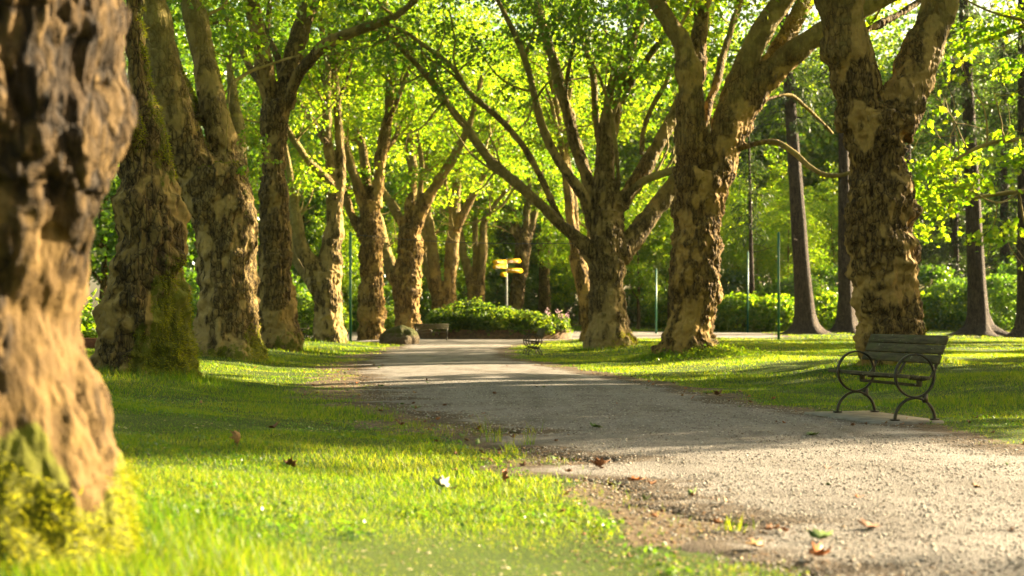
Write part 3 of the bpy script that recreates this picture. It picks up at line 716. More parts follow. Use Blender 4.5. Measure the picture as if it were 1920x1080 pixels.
if HAZE:
    hb = bpy.data.meshes.new('haze'); bmh = bmesh.new(); bmesh.ops.create_cube(bmh, size=1)
    for q in bmh.verts: q.co = Vector((q.co.x * 1060, q.co.y * 840 + 320, q.co.z * 70 + 32))
    bmh.to_mesh(hb); bmh.free(); hm = bpy.data.materials.new('pale_air'); hm.use_nodes = True; hn = hm.node_tree; hn.nodes.clear()
    ho = hn.nodes.new('ShaderNodeOutputMaterial'); pv = hn.nodes.new('ShaderNodeVolumePrincipled'); pv.inputs['Density'].default_value = .00005; pv.inputs['Color'].default_value = (.9, .93, .85, 1); pv.inputs['Anisotropy'].default_value = .25
    hn.links.new(pv.outputs[0], ho.inputs['Volume']); hb.materials.append(hm); tag(link('haze', hb), 'thin pale evening haze in the air among the trees', 'haze', kind='stuff')
cy = SC.cycles; cy.volume_bounces = 0; cy.max_bounces = 7; cy.diffuse_bounces = 5; cy.glossy_bounces = 2; cy.transmission_bounces = 5; cy.transparent_max_bounces = 4
cy.use_denoising = True; cy.denoiser = 'OPENIMAGEDENOISE'; cy.sample_clamp_indirect = 6; cy.caustics_reflective = False; cy.caustics_refractive = False

# ------------------------------------------------------------------ ground
def grid_axis(segs):
    out = []
    for a, b, s in segs: out.append(np.arange(a, b, s))
    return np.unique(np.round(np.concatenate(out + [[segs[-1][1]]]), 4))
gx = grid_axis([(-500, -100, 40), (-100, -30, 5), (-30, -12, 1), (-12, 12, .16), (12, 30, 1), (30, 100, 5), (100, 500, 40)])
gy = grid_axis([(-60, 0, 4), (0, 4, .5), (4, 30, .16), (30, 70, .4), (70, 140, 1.5), (140, 300, 8), (300, 700, 40)])
X, Y = np.meshgrid(gx, gy); Z = ground(X, Y)
ins = inside(X, Y)
Z = Z - .03 * sstep(.1, .35, ins)
nx, ny = len(gx), len(gy)
i = (np.arange(ny - 1)[:, None] * nx + np.arange(nx - 1)[None, :]).ravel()
q = np.stack([i, i + 1, i + nx + 1, i + nx], 1)
pn = fbm(np.stack([X.ravel() * 1.3, Y.ravel() * 1.3, np.zeros(X.size)], 1), 4, 77)
dl_ = (X - xl(Y)).ravel(); nf = .5 * (1 - sstep(9, 14, Y.ravel())); dirt = np.maximum(sstep(-.55, .1, ins.ravel() + .35 * pn - .6 * nf), sstep(-1.0, -.1, dl_ + .55 * pn - 1.2 * nf) * (dl_ < .5))
wood = sstep(96, 112, Y.ravel()) * .7
dirt = np.maximum(dirt, wood)
t = NT('turf_and_soil'); cc = t.coord()
n1 = t.noise(cc, 1.1, 5, .6); n2 = t.noise(cc, 9, 5, .65); n3 = t.noise(cc, 45, 4, .7)
turf = t.mix(n1, (.035, .066, .008), (.068, .088, .014)); turf = t.mix(t.math('MULTIPLY', n3, .6), turf, (.04, .055, .012))
soil = t.mix(t.ramp(n2, [(.35, 0.0), (.65, 1.0)]), (.085, .058, .035), (.19, .14, .09)); soil = t.mix(t.math('MULTIPLY', n3, .5), soil, (.05, .035, .02))
dm = t.math('ADD', t.attr('dirt'), t.math('MULTIPLY', t.math('SUBTRACT', n2, .5), .9))
gcol = t.mix(t.ramp(dm, [(.42, 0.0), (.6, 1.0)]), turf, soil)
GROUND = t.done(t.bsdf(gcol, .95, spec=.1, normal=t.bump(n3, .6, .02)))
tag(link('ground', mesh_data('ground', np.column_stack([X.ravel(), Y.ravel(), Z.ravel()]), [q], GROUND, True, {'dirt': dirt})), kind='structure')

# gravel path, its own sheet
py_ = grid_axis([(1, 4, .3), (4, 26, .1), (26, 60, .25), (60, 96, .35)])
pu = np.linspace(0, 1, 61)
Yp = np.repeat(py_[:, None], len(pu), 1)
e1 = xl(py_) + .10 + .42 * fbm(np.stack([py_ * 1.5, py_ * 0, py_ * 0], 1), 5, 3, .6) ; e2 = xr(py_) + .2 * fbm(np.stack([py_ * 1.7, py_ * 0 + 9, py_ * 0], 1), 4, 4)
Xp = e1[:, None] + (e2 - e1)[:, None] * pu[None]
crown_ = .03 * (1 - (2 * pu - 1) ** 2)
Zp = ground(Xp, Yp) + .006 + crown_[None] * sstep(3, 1, np.abs(Yp - 200) * 0) + .004 * fbm(np.stack([Xp.ravel() * 4, Yp.ravel() * 4, 0 * Xp.ravel()], 1), 3, 9).reshape(Xp.shape)
edge = np.minimum(pu, 1 - pu)[None] * np.abs(e2 - e1)[:, None]
Zp = Zp - .02 * (1 - sstep(0, .12, edge))
nn = len(pu); i = (np.arange(len(py_) - 1)[:, None] * nn + np.arange(nn - 1)[None]).ravel()
t = NT('gravel'); cc = t.coord()
g1 = t.voro(cc, 85, 'F1'); gc = t.voro(cc, 85, 'F1', 'Color'); g2 = t.voro(cc, 170, 'F1', 'Color'); s1 = t.n('ShaderNodeSeparateColor'); t.l(gc, s1.inputs[0]); s2 = t.n('ShaderNodeSeparateColor'); t.l(g2, s2.inputs[0])
col = t.mix(s1.outputs[0], (.120, .104, .088), (.38, .335, .292)); col = t.mix(t.math('MULTIPLY', s2.outputs[1], .6), col, (.25, .223, .20))
wear = t.noise(t.coord((1, .6, 1)), .9, 5, .6); col = t.mix(t.ramp(wear, [(.45, 0.0), (.7, .8)]), col, (.105, .084, .062))
rut = t.noise(t.coord((1.5, .10, 1)), 1.6, 4, .6); col = t.mix(t.ramp(rut, [(.42, 0.0), (.62, .55)]), col, (.30, .27, .235))
spot = t.noise(cc, 2.6, 6, .7); col = t.mix(t.ramp(spot, [(.56, 0.0), (.70, .7)]), col, (.075, .058, .042))
em = t.math('SUBTRACT', 1.0, t.attr('edge')); em = t.math('ADD', em, t.math('MULTIPLY', t.math('SUBTRACT', t.noise(cc, 5, 5, .65), .5), 1.1))
col = t.mix(t.ramp(em, [(.4, 0.0), (.75, .9)]), col, (.10, .068, .04))
GRAVEL = t.done(t.bsdf(col, .92, spec=.2, normal=t.bump(t.math('ADD', g1, t.math('MULTIPLY', t.noise(cc, 10, 4), 1.5)), 1.0, .03)))
tag(link('path', mesh_data('path', np.column_stack([Xp.ravel(), Yp.ravel(), Zp.ravel()]), [np.stack([i, i + 1, i + nn + 1, i + nn], 1)], GRAVEL, True,
     {'edge': sstep(0, .9, edge).ravel()})), kind='structure')

# ------------------------------------------------------------------ grass
def rand_xy(n, x0, x1, y0, y1, rng): return rng.uniform(x0, x1, n), rng.uniform(y0, y1, n)
def in_view(x, y, m=1.5): return np.abs(x) < .372 * y + m
BARE = []                        # x, y, radius kept clear
def grass_zone(y0, y1, dens, h, w, kind, rng, xm=None):
    xm = xm or (.372 * y1 + 1.5)
    n = int(dens * 2 * xm * (y1 - y0)); x, y = rand_xy(n, -xm, xm, y0, y1, rng)
    k = in_view(x, y); x, y = x[k], y[k]
    ins = inside(x, y)
    p = np.stack([x, y, 0 * x], 1)
    pat = fbm(p * 1.3, 4, 77); lush = fbm(p * .5, 3, 31)
    prob = 1 - sstep(-.5, .08, ins + .38 * pat + .12 * fbm(p * 5, 2, 35))
    prob = np.where(x < xl(y) + .3, np.minimum(prob, 1 - sstep(-.95 + .65 * (1 - sstep(9, 14, y)), .0 + .55 * (1 - sstep(9, 14, y)), x - xl(y) + .62 * pat + .2 * fbm(p * 5, 2, 36))) + .05, prob)
    prob = np.where(ins > .55, 0, prob)
    for bx, by, r in BARE: prob = np.where((x - bx) ** 2 + (y - by) ** 2 < r * r, 0, prob)
    k = rng.random(len(x)) < prob * np.clip(.85 + .5 * lush, .35, 1)
    x, y, lush = x[k], y[k], lush[k]
    z = ground(x, y)
    n = len(x); hh = h * rng.uniform(.5, 1.35, n) * np.clip(1 + .7 * lush, .5, 1.7)
    for mx, my, r, _ in MOUNDS:
        hh *= 1 + 2.1 * np.exp(-(((np.hypot(x - mx, y - my) - .7 * r) / (.45)) ** 2))
    a = rng.uniform(0, 2 * np.pi, n); lean = rng.uniform(.1, .9, n)
    D = np.stack([np.cos(a) * lean, np.sin(a) * lean, np.ones(n)], 1); Nn = np.stack([np.cos(a), np.sin(a), np.zeros(n) - .2], 1) + rng.normal(0, .4, (n, 3))
    return scatter(kind, np.stack([x, y, z - .005], 1), hh, D, Nn, w * rng.uniform(.6, 1.3, n))
BARE += [(-25 - 0 and (SPOT['L0'][0] - 960) * 5.3 / F, 5.3, .5)]
rng = np.random.default_rng(5)
gm = MB()
gm.add(*grass_zone(4.6, 9, 5400, .034, .0029, 'blade', rng))
gm.add(*grass_zone(9, 15, 2800, .038, .0043, 'blade', rng))
gm.add(*grass_zone(15, 24, 1100, .05, .008, 'spike', rng))
gm.add(*grass_zone(24, 42, 480, .048, .013, 'spike', rng))
gm.add(*grass_zone(42, 75, 150, .05, .028, 'spike', rng))
gm.add(*grass_zone(75, 115, 40, .07, .05, 'spike', rng))
tag(link('grass', mesh_data('grass', gm.verts(), gm.polys(), GRASSM)), 'short sunlit and shaded lawn grass either side of the gravel path', 'grass', kind='stuff')
print('grass blades done', gm.n)

# ------------------------------------------------------------------ wood beyond: broadleaf trees, firs, shrubs
def proto_tree(name, label, group, loc, seed, h=17, spread=6, leaf=LEAF, n=420, size=.32, mat=BARK_DARK, low=2.5, per=14):
    rng = np.random.default_rng(seed); root = thing(name, label, 'tree', loc, group)
    mb = MB(); th = rng.uniform(.2, .3)
    pts = [np.zeros(3) + [0, 0, -.4]]; 
    for k in range(8): pts.append(pts[-1] + np.array([rng.normal(0, .12), rng.normal(0, .12), h * .75 / 8]))
    S = spline(np.column_stack([pts, np.linspace(th, .06, 9)]), .4); mb.tube(S[:, :3], S[:, 3] * (1 + .5 * np.exp(-np.arange(len(S)) / 2.0)), 10); cents = []
    for k in range(16):
        j = rng.integers(int(len(S) * .2), len(S)); a = rng.uniform(0, 6.28)
        q, r = grow(rng, S[j, :3], (math.cos(a), math.sin(a), .5), rng.uniform(.5, 1) * spread, S[j, 3] * .5, 6, .35, .1); mb.tube(q, r, 6, False); cents.append(q[2:])
    o = link('trunk', mesh_data('trunk', mb.verts(), mb.polys(), mat, True, {'rough': np.ones(mb.n) * .9, 'moss': np.ones(mb.n) * .1, 'plate': np.ones(mb.n)}), root)
    cm = MB(); cm.add(*sprays(np.concatenate(cents), per, 1.0, size, 'diamond', rng))
    cm.add(*sprays(blob_points((0, 0, (h + low) / 2), (spread, spread, (h - low) / 2), n, rng, seed, .33, -.02, .3), per, 1.0, size, 'diamond', rng))
    link('crown', mesh_data('crown', cm.verts(), cm.polys(), leaf), root)
    return root
def place(px, d): x = (px - 960) * d / F; return (x, d, gz(x, d) - .05)
GB = 'broadleaf trees of the wood beyond the alley'
b1 = proto_tree('broadleaf_tree', 'bright yellow-green broadleaf tree in the wood beyond the alley', GB, place(760, 128), 101, 27, 7.5, n=640, size=.32, low=2, per=24)
b2 = proto_tree('broadleaf_tree', 'dark green broadleaf tree in the shaded wood beyond the alley', GB, place(640, 104), 102, 22, 6.5, LEAF_DARK, n=520, size=.3, low=1.5, per=22)
for k, (px, d, s) in enumerate([(870, 134, 1.1), (985, 130, 1.15), (1100, 132, 1.05), (1215, 140, 1.15), (1290, 146, 1.25), (1380, 142, 1.2), (1450, 148, 1.2), (680, 140, 1.2), (560, 138, 1.2), (1560, 150, 1.2), (1050, 150, 1.4), (830, 155, 1.4), (1240, 150, 1.3), (1400, 150, 1.2), (1520, 150, 1.1), (1330, 104, .45), (1480, 104, .4), (1195, 98, .42), (1255, 102, .5), (1090, 112, .45), (1010, 124, .5), (930, 122, .5), (860, 114, .42), (790, 110, .42), (720, 100, .36), (640, 92, .34), (1420, 110, .55), (1560, 112, .5), (1640, 148, 1.2), (940, 160, 1.4), (740, 160, 1.4), (1590, 160, 1.4), (1660, 160, 1.35)]):
    dup(b1, place(px, d), k * 1.3 + .4, s)
for k, (px, d, s) in enumerate([(470, 96, 1.05), (330, 84, 1.0), (200, 78, 1.0), (60, 90, 1.1), (740, 118, .9), (905, 122, .85), (1060, 124, .85), (400, 125, 1.3), (250, 118, 1.3), (100, 130, 1.3), (1700, 140, 1.0), (1160, 150, 1.0), (1800, 136, 1.1), (1900, 138, 1.1), (520, 112, 1.1), (820, 112, .7), (980, 128, .8), (700, 104, .7), (560, 108, .8), (10, 70, 1.0), (1990, 118, 1.1), (1735, 156, 1.6), (1820, 158, 1.6), (1900, 150, 1.5)]):
    dup(b2, place(px, d), k * 1.7 + .2, s)

def fir(label, px, d, w, h, lean=0, seed=0, crown_from=9, rad=3.2, dens=1.0, flare=1.0, group='tall straight conifers on the right'):
    rng = np.random.default_rng(seed); x, y, z = place(px, d)
    root = thing('fir_tree', label, 'tree', (x, y, z), group)
    mb = MB(); r = w * d / F / 2
    zz = np.concatenate([np.array([-.3, 0, .15, .35, .7, 1.3, 2.2]), np.arange(3.2, h, 1.0)])
    rr = r * (1 + flare * 1.6 * np.exp(-np.maximum(zz, 0) / .32) + .35 * np.exp(-np.maximum(zz, 0) / 1.6)) * (1 - .8 * zz / h)
    ang = np.linspace(0, 2 * np.pi, 28, endpoint=False); vs = []
    for a, b in zip(zz, rr):
        ro = 1 + .30 * flare * np.exp(-max(a, 0) / .45) * np.sin(ang * 5 + seed) + .06 * vnoise(np.stack([np.cos(ang) * 3, np.sin(ang) * 3, 0 * ang + a * .8], 1), seed)
        vs.append(np.stack([np.cos(ang) * b * ro + lean * a / h * .0 - lean * (a / h), np.sin(ang) * b * ro, 0 * ang + a], 1))
    vs = np.concatenate(vs); n = 28; i = (np.arange(len(zz) - 1)[:, None] * n + np.arange(n)[None]).ravel(); j = (np.arange(len(zz) - 1)[:, None] * n + ((np.arange(n) + 1) % n)[None]).ravel()
    mb.add(vs, [np.stack([i, j, j + n, i + n], 1)])
    cents = []; dirs = []
    hh = np.arange(crown_from, h, .42 / dens)
    for a in hh:
        f = 1 - .8 * (a - crown_from * .5) / (h - crown_from * .5)
        for _ in range(2):
            b = rng.uniform(0, 6.28); L = rad * f * rng.uniform(.6, 1.2)
            q, r2 = grow(rng, (-lean * a / h, 0, a), (math.cos(b), math.sin(b), .12), L, .035, 6, .12, -.10); mb.tube(q, r2, 4, False)
            for s in np.linspace(.25, 1, max(4, int(L * 3))):
                k = s * 6; k0 = min(int(k), 5); p = q[k0] + (q[k0 + 1] - q[k0]) * (k - k0); cents.append(p); dirs.append([math.cos(b), math.sin(b), -.5])
    if rng.random() < 2:      # a few dead snags on the bare stem
        for _ in range(5):
            a = rng.uniform(1.5, max(crown_from, 2)); b = rng.uniform(0, 6.28); q, r2 = grow(rng, (-lean * a / h, 0, a), (math.cos(b), math.sin(b), .1), rng.uniform(.6, 2.2), .03, 5, .3, -.02); mb.tube(q, r2, 4, False)
    link('trunk', mesh_data('trunk', mb.verts(), mb.polys(), BARK_FIR, True, {'rough': np.ones(mb.n), 'moss': np.ones(mb.n) * .05, 'plate': np.ones(mb.n)}), root)
    C = np.array(cents); Dd = np.array(dirs); per = 11
    C = np.repeat(C, per, 0) + rng.normal(0, .2, (len(C) * per, 3)); Dd = np.repeat(Dd, per, 0) + rng.normal(0, .55, (len(Dd) * per, 3)); Nn = np.array([0, 0, 1.0]) + rng.normal(0, .5, C.shape)
    cm = MB(); cm.add(*scatter('needle', C, rng.uniform(.22, .5, len(C)), Dd, Nn, rng.uniform(.12, .24, len(C))))
    link('crown', mesh_data('crown', cm.verts(), cm.polys(), NEEDLE), root)
    return root
fir('tall bare conifer trunk leaning slightly left, right of the golden plane tree', 1512, 88, 34, 30, 2.1, 1, 13, 3.4)
fir('straight grey conifer trunk close on the left of the bench tree', 1587, 90, 30, 28, .4, 2, 15, 2.8)
fir('dark conifer with spreading surface roots, right of the bench tree', 1836, 84, 36, 30, 1.4, 3, 12, 3.6, flare=1.5)
fir('slim conifer trunk at the right-hand edge of the wood', 1922, 80, 28, 28, .3, 4, 11, 3.4)
for px, d, cf, s in ((1790, 122, 2.5, 5), (1885, 117, 2.0, 6), (1960, 122, 2.0, 7), (1705, 124, 4, 8)):
    fir('dark bushy conifer boughs in the deep shade behind the right lawn', px, d, 22, 24, .2, s, cf, 4.2, 1.3, group='dark bushy conifers behind the right lawn')
fir('thin dark pole-like tree in the shrubs behind the golden plane tree', 1411, 96, 11, 16, .3, 9, 6.5, 2.0, .6)

def shrub(name, label, cat, group, px, d, r, mat, n, size, seed, per=16, sink=.25, flower=None):
    rng = np.random.default_rng(seed); x, y, z = place(px, d); root = thing(name, label, cat, (x, y, z), group)
    r = np.array(r); mb = MB()
    for _ in range(9):
        q, rr = grow(rng, rng.normal(0, .12, 3) * [1, 1, 0] + [0, 0, -.1], (rng.normal(0, .6) * r[0] / r[2], rng.normal(0, .6) * r[1] / r[2], 1), r[2] * rng.uniform(.8, 1.3), .035, 5, .25, .02); mb.tube(q, rr, 5, False)
    link('stem', mb.build('stem', BARK_FIR).data, root) if False else None
    me = mesh_data('stem', mb.verts(), mb.polys(), BARK_FIR, True, {'rough': np.ones(mb.n), 'moss': np.zeros(mb.n)}); link('stem', me, root)
    cm = MB(); pts = blob_points((0, 0, r[2] * (1 - sink)), r, n, rng, seed, 1.1, -.25, .55); pts = pts[pts[:, 2] > -.05]
    cm.add(*sprays(pts, per, .28, size, 'diamond', rng, .6, .5))
    link('foliage', mesh_data('foliage', cm.verts(), cm.polys(), mat), root)
    return root
GS = 'dense shrubs along the edge of the wood'
s1 = shrub('rhododendron', 'wide mounded evergreen shrub along the edge of the wood', 'shrub', GS, 1400, 95, (3.2, 2.2, 1.5), LEAF, 520, .2, 201)
s2 = shrub('rhododendron', 'tall dark evergreen shrub along the edge of the wood', 'shrub', GS, 1500, 99, (2.6, 2.2, 2.3), LEAF_DARK, 520, .2, 202)
for k, (px, d, s) in enumerate([(1350, 97, .9), (1455, 95, .95), (1545, 96, 1.0), (1600, 100, 1.1), (1480, 104, 1.3), (1745, 98, 1.0), (1850, 108, 1.1), (600, 86, .8), (1290, 104, 1.0), (560, 92, 1.0)]): dup(s1, place(px, d), k * 1.1, s)
for k, (px, d, s) in enumerate([(1380, 103, 1.1), (1560, 104, 1.2), (1650, 104, 1.1), (1740, 104, 1.2), (1790, 97, .9), (1880, 96, 1.0), (1930, 104, 1.3), (700, 98, 1.2), (790, 104, 1.2), (860, 116, 1.3), (940, 118, 1.3), (1010, 122, 1.3), (1080, 120, 1.3), (1180, 112, 1.2), (1240, 110, 1.1), (640, 94, 1.1), (500, 84, 1.1), (430, 74, 1.0), (340, 66, .9), (760, 112, 1.3)]): dup(s2, place(px, d), k * 1.9, s)
# ------------------------------------------------------------------ objects
WOODM = simple_mat('mossy_plank', (.060, .062, .026), .75, 0, .3, .5, 7, .6, (.6, 6, 6), second=(.028, .026, .013))
def plank_mat():
    t = NT('weathered_plank'); co = t.coord((.8, 6, 6)); c2 = t.coord()
    g = t.noise(co, 6, 6, .65, .5); col = t.mix(t.ramp(g, [(.35, 0.0), (.65, 1.0)]), (.115, .092, .045), (.036, .029, .016))
    m = t.noise(c2, 6, 6, .7); col = t.mix(t.ramp(m, [(.50, 0.0), (.64, .55)]), col, (.075, .085, .020))
    l = t.noise(c2, 16, 5, .75); col = t.mix(t.ramp(l, [(.63, 0.0), (.67, .9)]), col, (.36, .35, .24))
    return t.done(t.bsdf(col, .8, spec=.15, normal=t.bump(g, .7, .004)))
PLANK = plank_mat()
IRON = simple_mat('weathered_iron', (.030, .028, .022), .42, .6, .5, .5, 20, .3, second=(.065, .045, .02))
CONC = simple_mat('worn_concrete', (.26, .22, .17), .9, 0, .2, .4, 6, .5)
YEL = simple_mat('yellow_enamel', (.74, .40, .002), .9, 0, .05, .08, 3, .05)
LETTER = simple_mat('brown_lettering', (.22, .09, .006), .5, 0, .4, .1, 3, .05)
GALV = simple_mat('galvanised_post', (.36, .35, .30), .8, 0, .2, .25, 8, .1)
GREENP = simple_mat('green_painted_steel', (.010, .13, .055), .45, 0, .5, .3, 6, .1)
STONE = simple_mat('brown_stone', (.16, .095, .045), .9, 0, .2, .5, 5, .8, second=(.075, .05, .028))
SOILM = simple_mat('planter_soil', (.05, .035, .02), .95, 0, .1, .4, 10, .6)
CABLE = simple_mat('black_cable', (.02, .02, .018), .6, 0, .3, .2, 10, .05)

def flat_ring(R, a0, a1, wid, th, cx, cy, cz, n=56):
    """flat bar bent round in the y-z plane, wid along x, th radial"""
    a = np.linspace(a0, a1, n); full = abs(abs(a1 - a0) - 2 * math.pi) < 1e-6
    prof = [(-wid / 2, -th / 2), (wid / 2, -th / 2), (wid / 2, th / 2), (-wid / 2, th / 2)]
    vs = np.array([[cx + px, cy + (R + pr) * math.cos(t), cz + (R + pr) * math.sin(t)] for t in a for px, pr in prof])
    if full: vs = vs[:-4]; n -= 1
    qs = []
    for i in range(n if full else n - 1):
        j = (i + 1) % n
        for k in range(4): qs.append([i * 4 + k, i * 4 + (k + 1) % 4, j * 4 + (k + 1) % 4, j * 4 + k])
    if not full: qs += [[0, 3, 2, 1], [(n - 1) * 4 + k for k in range(4)]]
    return vs, [np.array(qs)]

def flat_bar(pts, wid, th):
    """flat bar along points in the y-z plane; pts: (x, y, z)"""
    P = spline(np.array(pts, float), .02); t = np.gradient(P, axis=0); t /= np.linalg.norm(t, axis=1)[:, None]
    nrm = np.stack([0 * t[:, 0], -t[:, 2], t[:, 1]], 1); xa = np.array([1.0, 0, 0]); n = len(P)
    vs = np.concatenate([[p - xa * wid / 2 - m * th / 2, p + xa * wid / 2 - m * th / 2, p + xa * wid / 2 + m * th / 2, p - xa * wid / 2 + m * th / 2] for p, m in zip(P, nrm)])
    qs = [[i * 4 + k, i * 4 + (k + 1) % 4, i * 4 + 4 + (k + 1) % 4, i * 4 + 4 + k] for i in range(n - 1) for k in range(4)] + [[0, 3, 2, 1], [(n - 1) * 4 + k for k in range(4)]]
    return vs, [np.array(qs)]

def bench(label, loc, rz, length, frames, mids=(), over=(.07, .27), ith=1.0):
    root = thing('park_bench', label, 'bench', loc, 'iron ring park benches', rz)
    x0, x1 = -over[0], length + over[1]; L = x1 - x0; xm = (x0 + x1) / 2
    for x in frames:
        m = MB(); m.add(*flat_ring(.215, 0, 2 * math.pi, .034, .018 * ith, x, 0, .452, 72)); m.build('armrest_ring', IRON, root)
        m = MB(); m.add(*flat_ring(.222, .03, math.pi - .03, .034, .021 * ith, x, 0, .006, 44))
        leg = m
        for sy in (-1, 1): leg.box((x, sy * .222, .012), (.06, .085, .016))
        leg.box((x, -.115, .222), (.034, .05, .085))
        leg.build('leg', IRON, root)
        m = MB(); m.add(*flat_bar([(x, .06, .422), (x, -.10, .41), (x, -.175, .44), (x, -.226, .52), (x, -.285, .68), (x, -.352, .845)], .034, .018)); m.build('back_support', IRON, root)
    for x in mids:
        m = MB(); m.add(*flat_bar([(x, .19, .424), (x, .0, .415), (x, -.12, .42), (x, -.20, .50), (x, -.275, .66), (x, -.352, .845)], .034, .018)); m.build('back_support', IRON, root)
    for y, z, w in ((.145, .448, .112), (.026, .441, .112), (-.085, .431, .10)):
        m = MB(); a = math.radians(3.5); m.box((xm, y, z), (L, w, .036), [[1, 0, 0], [0, math.cos(a), math.sin(a)], [0, -math.sin(a), math.cos(a)]], .005); m.build('seat_slat', PLANK, root)
    m = MB(); m.box((length / 2, -.062, .352), (length - .02, .05, .028), None, .004)
    for x in (.02, length - .02): m.box((x, -.062, .385), (.045, .045, .045), None, .004)
    m.build('stringer', PLANK, root)
    a = math.atan2(.118, .29); U = np.array([0, -math.sin(a), math.cos(a)]); Nn = np.array([0, math.cos(a), math.sin(a)])
    b0 = np.array([xm, -.232, .565])
    for k, (s, w) in enumerate(((.048, .092), (.152, .096), (.256, .094))):
        m = MB(); m.box(b0 + U * s + Nn * .012, (L, .030, w), [[1, 0, 0], Nn, U], .005); m.build('back_slat', PLANK, root)
    return root

def gp(px, d): x = (px - 960) * d / F; return (x, d, gz(x, d))
bx, by = 4.05, 14.3
slab = MB(); ca, sa = math.cos(math.radians(104)), math.sin(math.radians(104)); AX = [[ca, sa, 0], [-sa, ca, 0], [0, 0, 1]]
c = np.array([bx, by, 0]) + np.array(AX[0]) * .72 + np.array(AX[1]) * .10
slab.box((0, 0, 0), (1.55, .80, .06), None, .01)
zs = gz(bx, by) + .015
so_ = slab.build('concrete_pad', CONC, None); so_.location = (c[0], c[1], zs - .012); so_.rotation_euler = (0, 0, math.radians(104))
tag(so_, 'worn concrete pad in the grass under the nearest bench', 'pad')
bench('mossy plank bench with two iron ring ends, nearest to the viewer', (bx, by, zs + .018), math.radians(104), 1.24, (0, 1.24), (.62,))
x, y, z = gp(1003.5, 45.5); bench('dark bench seen from its end on the grass edge halfway down the path', (x, y, z + .0), math.radians(97), 1.24, (0, .62, 1.24), ith=1.5)
x, y, z = gp(838, 70); bench('dark bench facing the viewer against the hedge and planter', (x, y, z), math.radians(186), 1.5, (0, 1.5), (.75,), (.1, .1))
x, y, z = gp(566, 59); bench('bench half hidden between two left-hand plane trunks, in front of the dark hedge', (x, y + .6, z + .05), math.radians(-84), 1.24, (0, 1.24), (.62,))

# fingerpost
x, y, z = gp(950, 80); post = thing('fingerpost', 'white fingerpost carrying yellow arrow boards, behind the round hedge', 'signpost', (x, y, z))
m = MB(); m.tube([(0, 0, -.2), (0, 0, 4.22 - z)], .052, 12); m.tube([(0, 0, 4.22 - z), (0, 0, 4.27 - z)], [.06, .03], 12); m.build('post', GALV, post)
def arm(zc, L, side, hgt, yaw, tilt, rows):
    """one arrow board pointing to side (+1 right, -1 left)"""
    o = [(.02, -hgt / 2), (L - hgt * .35, -hgt / 2), (L, 0), (L - hgt * .35, hgt / 2), (.02, hgt / 2)]
    u = np.array([side * math.cos(yaw), -math.sin(yaw), tilt]); u /= np.linalg.norm(u); v = np.array([0, 0, 1.0]) - u * u[2]; v /= np.linalg.norm(v); w = np.cross(u, v)
    m = MB(); m.prism(o, (0, -.05, zc), u, v, w, .03); b = m.build('arrow_board', YEL, post)
    f = -1 if w[1] > 0 else 1; rg = random.Random(int(zc * 100))
    for r in rows:
        t = MB(); q = .10; top = [(q, -.018)]
        while q < L - .24:
            l = rg.uniform(.012, .03); hh = rg.choice((.006, .018, .012, .018, -.010)); top += [(q, hh), (q + l, hh)]; q += l
        t.prism([(q, -.018)] + top[::-1], np.array([0, -.05, zc]) + v * r + w * f * .0165, u, v, w, .003)
        t.build('lettering', LETTER, b)
P = lambda py: 1.1 + (590 - py) * 80 / F - z
arm(P(491.6), .96, -1, .225, .62, -.01, (.03, -.045)); arm(P(489.6), 1.0, 1, .25, -.62, .03, (.03, -.045))
arm(P(499.5), .96, -1, .24, .62, -.04, (.03, -.045)); arm(P(506.5), 1.15, 1, .26, -.66, -.02, (.02,)); arm(P(514.5), .42, -1, .25, .5, -.03, (.0,))

# poles and cables
def pole(px, d, top, r, label):
    x, y, z = gp(px, d); root = thing('steel_pole', label, 'pole', (x, y, z), 'tall green steel poles'); zt = 1.1 + (590 - top) * d / F - z
    m = MB(); m.tube([(0, 0, -.3), (0, 0, zt)], r, 12); m.tube([(0, 0, 0), (0, 0, .05)], r * 1.7, 12); m.build('shaft', GREENP, root)
    m = MB(); m.tube([(0, 0, zt), (0, 0, zt + .05)], [r * 1.25, r * .6], 12); m.build('cap', GREENP, root)
pole(657, 66, 437, .065, 'tall green steel pole between two plane trunks on the left')
pole(1460, 72, 437, .065, 'tallest green steel pole standing on the right lawn before the conifer trunks')
pole(1230, 88, 505, .06, 'slim green pole seen between the many-limbed and golden plane trees')
pole(1402, 92, 473, .06, 'green pole rising out of the shrubs beside the thin dark tree')
def cable(a, b, sag, label):
    a, b = np.array(a), np.array(b); s = np.linspace(0, 1, 24)[:, None]; p = a + (b - a) * s; p[:, 2] -= sag * 4 * (s * (1 - s))[:, 0]
    m = MB(); m.tube(p, .008 if sag < .15 else .014, 5); tag(m.build('cable', CABLE), label, 'cable')
cable(W(657, 439, 66), W(1112, 455, 51), .18, 'thin dark cable slung from the left green pole across the path')

# planter with hedge
cx, cyy = (926 - 960) * 76 / F, 76.0; cz = gz(cx, cyy)
pl = thing('planter', 'low brown stone planter wall round the clipped hedge', 'planter', (cx, cyy, cz)); a = np.linspace(0, 2 * np.pi, 73)[:-1]; rx, ry = 4.15, 2.6
def ellipse_ring(ro, ri, z0, z1):
    n = len(a); e = lambda k, z: np.stack([(rx + k) * np.cos(a), (ry + k) * np.sin(a), 0 * a + z], 1)
    vs = np.concatenate([e(ro, z0), e(ro, z1), e(ri, z1), e(ri, z0)]); i = np.arange(n); j = (i + 1) % n
    return vs, [np.concatenate([np.stack([i + q * n, j + q * n, j + (q + 1) * n, i + (q + 1) * n], 1) for q in range(3)])]
m = MB(); m.add(*ellipse_ring(0, -.3, -.3, .42)); m.build('wall', STONE, pl)
m = MB(); m.add(*ellipse_ring(.05, -.36, .424, .50)); m.build('coping', STONE, pl)
